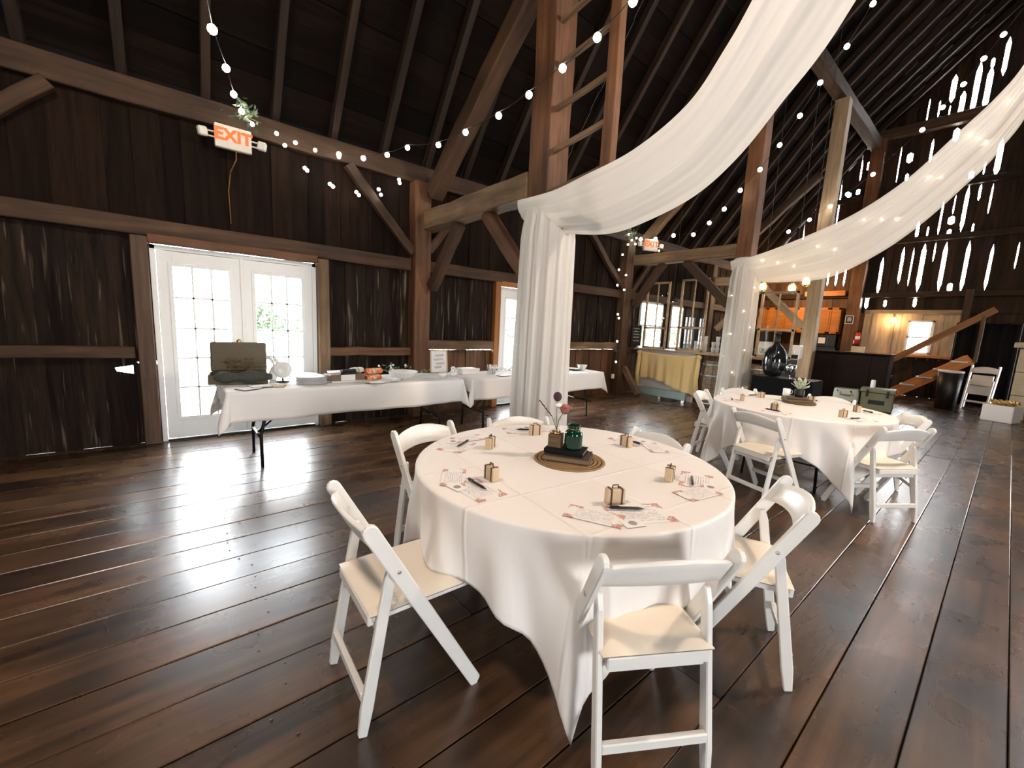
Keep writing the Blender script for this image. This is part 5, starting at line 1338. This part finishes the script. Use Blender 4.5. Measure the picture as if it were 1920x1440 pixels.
for ring, (n, r, dz, sz) in enumerate(((4, .012, .012, .018), (6, .022, .004, .021), (7, .030, -.006, .021))):
    for i in range(n):
        a = 2 * pi * i / n + ring * .7; o_ = Vector((cos(a), sin(a), 0)); tn = Vector((-sin(a), cos(a), 0)); c = hd + o_ * r * .45 + Vector((0, 0, -.014)); vs = []
        for ii in range(4):
            for jj in range(4):
                u_ = ii / 3; w_ = (jj / 3 - .5) * 2; hh = sin(pi * (.15 + .7 * u_)) ; vs.append(c + tn * w_ * sz * (.45 + .55 * hh) * .8 + o_ * (r * .55 * u_ - sz * .35 * w_ * w_ + (.010 * (u_ > .9))) + Vector((0, 0, u_ * (.034 + dz * .6) - .006 * w_ * w_)))
        rp.add(vs, [(ii * 4 + jj, ii * 4 + jj + 1, ii * 4 + jj + 5, ii * 4 + jj + 4) for ii in range(3) for jj in range(3)])
rp.build('rose_bloom', 'rose', fv, True, solid=.001)
pl_ = MB().tube([(0, 0, .02), (-.004, -.004, .1), (-.012, .004, .185)], .0018, 5); pl_.build('dried_stem', 'stem', fv)
MB().ball((-.012, .005, .195), .024, 10, 7, (1, .9, 1.1)).build('dark_bloom', 'plum', fv, True); MB().ball((-.006, .012, .150), .019, 9, 6, (1.1, 1, .8)).build('white_bloom', 'white', fv, True)
sg = MB().tube([(0, 0, .02), (-.02, -.02, .09), (-.06, -.062, .155)], .0016, 5)
for i in range(9):
    p = Vector((-.02, -.02, .09)).lerp(Vector((-.064, -.066, .165)), i / 8); s = (-1) ** i; d = Vector((-.4 + .5 * s, -.4 - .5 * s, .6)).normalized(); sg.tube([p, p + d * .010, p + d * .02], [.001, .0042, .0008], 5)
sg.build('dried_sprig', 'plum', fv)
lf = MB()
for i in range(6):
    a = i * 1.1; p = hd + Vector((0, 0, -.02)); d = Vector((cos(a), sin(a), .1)); e = Vector((-sin(a), cos(a), .2)); lf.add([p, p + d * .03 + e * .008, p + d * .055, p + d * .03 - e * .008], [(0, 1, 2, 3)])
lf.build('leaves', 'leaf', fv)

# centrepiece of the rear table
CX2, CY2 = -1.40, 5.16
ws = one('wood_slice', MB().lathe([(.15, 0), (.155, .012), (.15, .022), (0, .022)], 28), 'boxwood', 'round wood slice under the books on the rear table', 'wood slice', (CX2 + .02, CY2, TT), 0)
book('book', 'tan old book lying on the wood slice of the rear table', (CX2, CY2, TT + .022), .75, .24, .16, .026, 'book_brown')
book('book', 'brown book on top of the tan book, rear table', (CX2 - .03, CY2 + .01, TT + .048), .6, .20, .14, .022, 'strap')
B2 = TT + .070
one('mug', MB().lathe([(.032, 0), (.036, .004), (.036, .075), (.033, .075), (.032, .006), (0, .006)], 18).tube([(.035, 0, .06), (.058, 0, .055), (.058, 0, .025), (.035, 0, .018)], .005, 6), 'white', 'pale mug left of the succulent on the rear table', 'mug', (CX2 - .10, CY2 - .02, B2), .8, True)
sv = thing('succulent', 'pale leafy succulent in a dark pot on the rear table books', 'plant', (CX2 + .01, CY2 + .01, B2))
MB().lathe([(.038, 0), (.046, .02), (.046, .07), (.040, .08), (.036, .078), (0, .07)], 18).build('pot', 'black', sv, True)
sl = MB()
for i in range(17):
    a = i * 2.4; t_ = .25 + .9 * (i / 17); d = Vector((cos(a) * sin(t_), sin(a) * sin(t_), cos(t_))); e = Vector((-sin(a), cos(a), 0)); n_ = d.cross(e); p = Vector((0, 0, .07)); l = .10 + .05 * (1 - i / 17)
    sl.add([p + e * .006, p - e * .006, p + d * l * .55 - e * .020 + n_ * .006, p + d * l * .85 - e * .015, p + d * l, p + d * l * .85 + e * .015, p + d * l * .55 + e * .020 + n_ * .006], [(0, 1, 2, 3, 4, 5, 6)])
sl.build('leaves', 'paleleaf', sv, True, solid=.003)

# ================================================================== LONG TABLES: THINGS SET OUT
Z1, Z2 = .752, .745
cs = thing('suitcase', 'open olive vintage suitcase with plush lining at the left table end', 'suitcase', (-4.82, .50, Z1), radians(82))
MB().b2((-.24, -.16, 0), (.24, .16, .012)).b2((-.24, -.16, 0), (-.228, .16, .09)).b2((.228, -.16, 0), (.24, .16, .09)).b2((-.24, -.16, 0), (.24, -.148, .09)).b2((-.24, .148, 0), (.24, .16, .09)).build('case_base', 'olive_case', cs, bevel=.004)
L_ = MB().box((0, 0, .15), (.48, .05, .30)); lid = L_.build('case_lid', 'olive_case', cs, bevel=.012); lid.location = (0, .17, .085); lid.rotation_euler = (radians(-12), 0, 0)
MB().b2((-.225, -.028, .015), (.225, -.024, .285)).build('lid_lining', 'olive_case', lid)
def plush(u, v):
    a = 2 * pi * v; x = lerp(-.20, .28, u); r = .050 * (1 - abs(2 * u - 1) ** 5 * .7) * (1 + .22 * sin(14 * u - .6) + .08 * sin(5 * a + 9 * u))
    return (x, -.155 + r * cos(a) * 1.1, .070 + r * sin(a) * 1.05)
MB().grid(plush, 40, 16, True).build('plush_roll', 'grey_fur', cs, True)
fb = MB(); fm = MB(); rq = random.Random(9)
for i in range(22):
    p = Vector((rq.uniform(-.10, .2), rq.uniform(-.1, .02), .10)); d = Vector((rq.gauss(0, .4), rq.gauss(0, .3), 1)).normalized(); q = p + d * rq.uniform(.04, .12); fm.tube([p, q], .002, 4)
    for k in range(4):
        a = k * 1.57; e = Vector((cos(a), sin(a), .4)) * .03; fb.add([q, q + e + Vector((0, 0, .012)), q + e * 1.6, q + e - Vector((0, 0, .006))], [(0, 1, 2, 3)])
fb.build('dried_flowers', 'book_brown' if False else 'boxwood', cs, solid=.001); fm.build('flower_stems', 'strap', cs)
vs_ = thing('flower_vase', 'white vase with pale blooms behind the suitcase by the glazed door', 'vase', (-4.86, .80, Z1))
MB().lathe([(.03, 0), (.04, .03), (.035, .09), (.018, .12), (.024, .135), (.02, .135), (0, .10)], 14).build('vase_body', 'white', vs_, True)
vb = MB()
for i in range(7):
    a = i * 2.4; q = Vector((.045 * cos(a), .045 * sin(a), .20 + .02 * (i % 3))); vb.tube([(0, 0, .12), q], [.003, .002], 4); vb.ball(q, .018, 7, 5, (1, 1, 1.4))
vb.build('blooms', 'white', vs_, True)
fan = thing('round_stand', 'round white mirror disc on a small dark foot', 'stand mirror', (-4.70, .86, Z1), radians(75))
MB().lathe([(0, -.006), (.080, -.008), (.086, 0), (.080, .010), (.055, .004), (.040, .012), (.030, .006), (0, .006)], 28, mtx=Matrix.Translation((0, 0, .125)) @ Matrix.Rotation(pi / 2, 4, 'X')).build('disc', 'white', fan, True)
MB().lathe([(.06, 0), (.06, .006), (.008, .012), (.006, .05), (0, .05)], 16).build('foot', 'blackmetal', fan, True)
for i, (x, y, rz, l) in enumerate(((-4.34, .52, .5, 'white notepad with dark edge at the table front, left of the others'), (-4.42, .62, .15, 'white notepad lying half over its neighbour on the long table'), (-4.43, .74, -.35, 'tan folded program on the long table beside the notepads'))):
    t = thing('notepad', l, 'notepad', (x, y, Z1 + (.006 if i == 1 else 0)), rz + pi / 2)
    MB().b2((-.09, -.065, 0), (.09, .065, .004)).build('backing', 'black' if i < 2 else 'kraft', t); MB().b2((-.085, -.06, .004), (.085, .06, .009)).build('sheets', 'paper' if i < 2 else 'kraft', t)
def plate_stack(label, loc, n, r, m='white', h=.008):
    for i in range(n):
        o = MB().lathe([(r * .6, 0), (r, .012), (r * 1.0, .015), (r * .6, .004), (0, .004)], 24).build('plate', m, None, True, (loc[0], loc[1], loc[2] + i * h)); tag(o, label, 'plate', 'plates: ' + label)
plate_stack('clear patterned plastic plate in the pile left of the printed box', (-4.50, 1.08, Z1), 9, .15, 'milk')
plate_stack('white side plate in the pile behind the plastic plates', (-4.72, 1.10, Z1), 8, .11)
nap = thing('napkin_pile', 'pile of white folded papers behind the printed box', 'papers', (-4.76, 1.46, Z1), .1)
for k in range(7): MB().box((random.uniform(-.012, .012), random.uniform(-.012, .012), .006 + k * .012), (.17, .26, .011), (0, 0, random.uniform(-.08, .08))).build('sheet', 'paper', nap)
pb_ = thing('printed_box', 'brown printed box with white label on the long table', 'box', (-4.54, 1.42, Z1), .06)
MB().b2((-.10, -.18, .02), (.10, .18, .085)).build('body', 'brownbox', pb_, bevel=.003); MB().b2((.10, -.07, .022), (.102, .08, .083)).build('label', 'paper', pb_); MB().b2((-.09, -.16, 0), (.09, .16, .02)).build('base', 'white', pb_)
for i, (dx, dy, dz, rz) in enumerate(((.04, .02, .085, .2), (-.02, .05, .085, -.1), (.01, .04, .108, .35))):
    o = MB().box((0, 0, .011), (.05, .17, .020)).box((0, .06, .022), (.03, .03, .004)).build('remote', 'black', None, False, (-4.54 + dx, 1.42 + dy, Z1 + dz), (0, 0, rz), bevel=.003)
    tag(o, ('black handheld device on the printed box, nearest the front edge', 'black handheld device at the rear of the printed box', 'black handheld device lying across the other two')[i], 'device')
for i, (x, y, z, rz, m_, l) in enumerate(((-4.50, 1.72, 0, .3, 'orange_print', 'orange patterned wrapped bundle at the front of its pile'), (-4.60, 1.66, 0, -.2, 'pink_print', 'peach wrapped bundle at the back left of its pile'), (-4.56, 1.75, .065, .1, 'orange_print', 'orange patterned wrapped bundle on top of its pile'), (-4.64, 1.58, .07, .5, 'paper', 'white rolled napkin on the peach bundle'))):
    t = thing('wrapped_bundle', l, 'bundle', (x, y, Z1 + z), rz + pi / 2)
    MB().grid(lambda u, v: ((u - .5) * .19, .045 * cos(2 * pi * v) * (1 - .3 * abs(2 * u - 1) ** 4), .034 + .033 * sin(2 * pi * v) * (1 - .2 * abs(2 * u - 1) ** 4)), 10, 14, True).build('wrap', m_, t, True)
    MB().grid(lambda u, v: ((u - .5) * .02, .047 * cos(2 * pi * v), .034 + .035 * sin(2 * pi * v)), 1, 14, True).build('band', 'kraft', t, True)
one('serving_tray', MB().lathe([(.15, 0), (.17, .02), (.172, .02), (.15, .004), (0, .004)], 28), 'white', 'shallow white tray left of the big bowl on the long table', 'tray', (-4.46, 1.88, Z1 + .002), 0, True)
bl = thing('bowl', 'large white fluted bowl near the middle of the long table', 'bowl', (-4.45, 2.06, Z1 + .022))
def fl_(u, v):
    a = 2 * pi * v; r = lerp(.07, .16, u ** .7) * (1 + .02 * cos(20 * a) * u); return (r * cos(a), r * sin(a), .004 + .075 * u ** 1.6)
MB().grid(fl_, 8, 80, True).build('shell', 'white', bl, True, solid=.004); MB().lathe([(.07, -.001), (.07, .006), (0, .006)], 20).build('foot', 'white', bl)
one('tea_towel', MB().grid(lambda u, v: ((u - .5) * .30, (v - .5) * .36, .004 + .006 * (1 + sin(9 * u + 4 * v))), 12, 12), 'linen', 'crumpled beige cloth beside the orange bundles', 'cloth', (-4.40, 1.72, Z1), .3, True)
gv = thing('greenery_arrangement', 'low spray of green leaves and white blooms behind the bowl', 'greenery', (-4.80, 2.10, Z1))
MB().lathe([(.05, 0), (.07, .05), (.065, .06), (0, .05)], 14).build('pot', 'white', gv, True); lb = MB(); wbm = MB(); rq = random.Random(2)
for i in range(70):
    p = Vector((rq.gauss(0, .06), rq.gauss(0, .12), .05 + abs(rq.gauss(0, .035)))); d = Vector((rq.gauss(0, 1), rq.gauss(0, 1), abs(rq.gauss(.4, .5)))).normalized(); e = d.orthogonal().normalized(); s = rq.uniform(.015, .03)
    lb.add([p, p + d * s + e * s * .4, p + d * 2 * s, p + d * s - e * s * .4], [(0, 1, 2, 3)])
    if i % 9 == 0: wbm.ball(p + Vector((0, 0, .03)), .014, 6, 4)
lb.build('leaves', 'leaf', gv); wbm.build('blooms', 'white', gv, True)
sp = thing('eucalyptus_sprig', 'dark eucalyptus sprig lying behind the tray toward the post', 'greenery', (-4.78, 2.42, Z1)); lb = MB()
for i in range(24):
    p = Vector((rq.gauss(0, .02), lerp(-.16, .16, i / 23), .02 + rq.uniform(0, .04))); d = Vector((rq.gauss(0, 1), rq.gauss(0, .4), rq.uniform(0, 1))).normalized(); e = d.orthogonal().normalized(); lb.add([p, p + d * .025 + e * .012, p + d * .045, p + d * .025 - e * .012], [(0, 1, 2, 3)])
lb.build('leaves', 'leaf', sp); MB().tube([(0, -.18, .01), (0, 0, .03), (0, .18, .02)], .003, 5).build('stem', 'stem', sp)
ps = thing('framed_sign', 'gold framed white script sign leaning on the wall post', 'sign', (-4.86, 2.76, Z1), radians(72))
pfm = MB(); 
for a, b in (((-.115, 0), (-.10, .31)), ((.10, 0), (.115, .31)), ((-.115, .295), (.115, .31)), ((-.115, 0), (.115, .015))): pfm.b2((a[0], -.008, a[1]), (b[0], .008, b[1]))
q = pfm.build('frame', 'kraft', ps, bevel=.002); pnl = MB().b2((-.10, -.003, .015), (.10, .003, .295)).build('panel', 'paper', ps)
sc_ = MB(); 
for z, x0, x1 in ((.235, -.05, .07), (.18, -.075, .06), (.125, -.04, .075), (.075, -.06, .03)):
    pts = [(lerp(x0, x1, k / 24), -.0045, z + .017 * sin(k * 1.25) + .012 * k / 24) for k in range(25)]; sc_.tube(pts, .0026, 4)
sc_.build('script', 'ink', ps)
for o in (q, pnl): o.rotation_euler = (radians(-10), 0, 0)
ps.rotation_euler = (radians(-0), 0, radians(72))
for c in ps.children: c.rotation_euler = (radians(-11), 0, 0)
amp = thing('ampersand', 'small white ampersand letter beside the framed sign', 'letter', (-4.66, 2.86, Z1), radians(62))
text_mesh('letter', '&', .15, .008, 'white', amp, Matrix.Translation((0, 0, .052)) @ Matrix.Rotation(pi / 2, 4, 'X'), .004); MB().b2((-.05, -.02, 0), (.05, .02, .008)).build('base', 'white', amp)
for i, (x, y, r, h, l) in enumerate(((-4.52, 2.62, .06, .05, 'small white dish left of the ampersand'), (-4.50, 2.76, .05, .055, 'small white dish in front of the ampersand'), (-4.46, 2.40, .11, .012, 'flat clear saucer on the long table front edge'))):
    one('dish', MB().lathe([(r * .6, 0), (r, h), (r * .95, h), (r * .55, .006), (0, .006)], 20), 'white' if i < 2 else 'milk', l, 'dish', (x, y, Z1), 0, True)
cv = thing('glass_candle_row', 'tall clear holder full of white tapers on the far long table', 'holder', (-4.62, 3.46, Z2))
MB().lathe([(.06, 0), (.07, .02), (.075, .08), (.072, .08), (.06, .01), (0, .01)], 18).build('holder', 'clear', cv, True); wk = MB()
for i in range(12): a = i * 2.4; r = .05 * sqrt(i / 12); MB_ = wk.tube([(r * cos(a), r * sin(a), .012), (1.6 * r * cos(a), 1.6 * r * sin(a), .13)], .006, 5)
wk.build('tapers', 'white', cv)
one('cake_box', MB().b2((-.10, -.14, 0), (.10, .14, .07)).b2((-.102, -.142, .05), (.102, .142, .075)), 'white', 'low white box behind the ampersand on the far long table', 'box', (-4.78, 3.16, Z2), .05, bevel=.003)
one('tablet', MB().b2((-.06, -.11, 0), (.06, .11, .008)), 'black', 'flat dark tablet at the front edge just left of the nearest drape', 'tablet', (-4.40, 3.52, Z2), .2, bevel=.002)
wg = thing('white_garland', 'string of small white paper blooms along the far long table', 'garland', (-4.72, 3.80, Z2)); wq = MB()
for i in range(12): wq.ball((rq.gauss(0, .03), -.25 + i * .05, .03 + rq.uniform(0, .05)), .024, 7, 5, (1, 1, .8))
wq.build('blooms', 'white', wg, True); MB().tube([(0, -.28, .02), (0, 0, .02), (0, .32, .02)], .004, 5).build('twine', 'wire', wg)
gm = thing('feather_vase', 'pale grey vase with dark feathers right of the nearest drape', 'vase', (-4.86, 5.08, Z2))
MB().lathe([(.06, 0), (.085, .04), (.08, .12), (.06, .18), (.045, .21), (.05, .22), (0, .2)], 16).build('vase_body', 'stone', gm, True); fq = MB()
for i in range(7): a = i * .9; fq.tube([(0, 0, .2), (.02 * cos(a), .02 * sin(a), .26), (.05 * cos(a), .05 * sin(a), .33)], [.006, .016, .003], 5)
fq.build('feathers', 'plum', gm, True)
one('dark_plate', MB().lathe([(.08, 0), (.13, .015), (.128, .018), (.08, .006), (0, .006)], 22), 'black', 'dark plate with a white napkin on the far long table end', 'plate', (-4.62, 5.18, Z2), 0, True)
one('napkin', MB().grid(lambda u, v: ((u - .5) * .13, (v - .5) * .13, .02 + .012 * sin(6 * u) * sin(5 * v)), 8, 8), 'linen', 'white napkin folded on the dark plate', 'napkin', (-4.62, 5.18, Z2 + .004), .4, True)
one('bowl', MB().lathe([(.045, 0), (.05, .01), (.085, .085), (.081, .085), (.045, .014), (0, .012)], 22), 'white', 'small white bowl at the far end of the long tables', 'bowl', (-4.60, 5.36, Z2), 0, True)

# overhead lamps of the hall, above the frame
def hall_lamp(label, loc, power, top):
    t = thing('hall_lamp', label, 'lamp', loc)
    MB().tube([(0, 0, .12), (0, 0, top - loc[2])], .006, 5).build('cord', 'wire', t)
    MB().lathe([(.20, 0), (.19, .03), (.07, .12), (.03, .14), (.0, .14), (.06, .11), (.18, .025), (.19, 0)], 24).build('shade', 'black', t, True)
    MB().ball((0, 0, .03), .045, 10, 6).build('bulb', 'lampbulb', t, True)
    lamp((loc[0], loc[1], loc[2] - .06), power, (1, .80, .62), .2); return t
hall_lamp('black dome lamp high above the aisle right of the front table', (.75, 4.5, 4.6), 330, 9.95)
hall_lamp('black dome lamp high above the near left of the hall', (-1.2, -.8, 4.4), 165, 9.0)

ls_ = thing('old_window_sash', 'old many-paned sash lying flat on the pale tie beam beside the farthest post', 'window sash', (-3.85, 12.0, 3.04))
b = MB()
for y in (-.30, .27): b.b2((-.30, y, 0), (.30, y + .035, .04))
for x in (-.30, -.115, .085, .265): b.b2((x, -.30, 0), (x + .035, .30, .04))
b.b2((-.30, -.015, .005), (.30, .015, .035)); b.build('sash_frame', 'timber_pale', ls_, bevel=.003)
for i in range(3):
    for k in range(2): MB().b2((-.262 + i * .19, -.262 + k * .28, .017), (-.12 + i * .19, -.018 + k * .28, .021)).build('pane', 'oldglass', ls_)
ls_.rotation_euler = (radians(14), 0, 0)
one('floor_cable', MB().tube([(-4.55, 7.5, .006), (-4.40, 7.62, .006), (-4.2, 7.6, .006), (-3.95, 7.75, .006), (-3.7, 7.85, .006)], .006, 6), 'wire', 'black cable lying on the floor before the bar bench', 'cable', (0, 0, 0), 0, True)
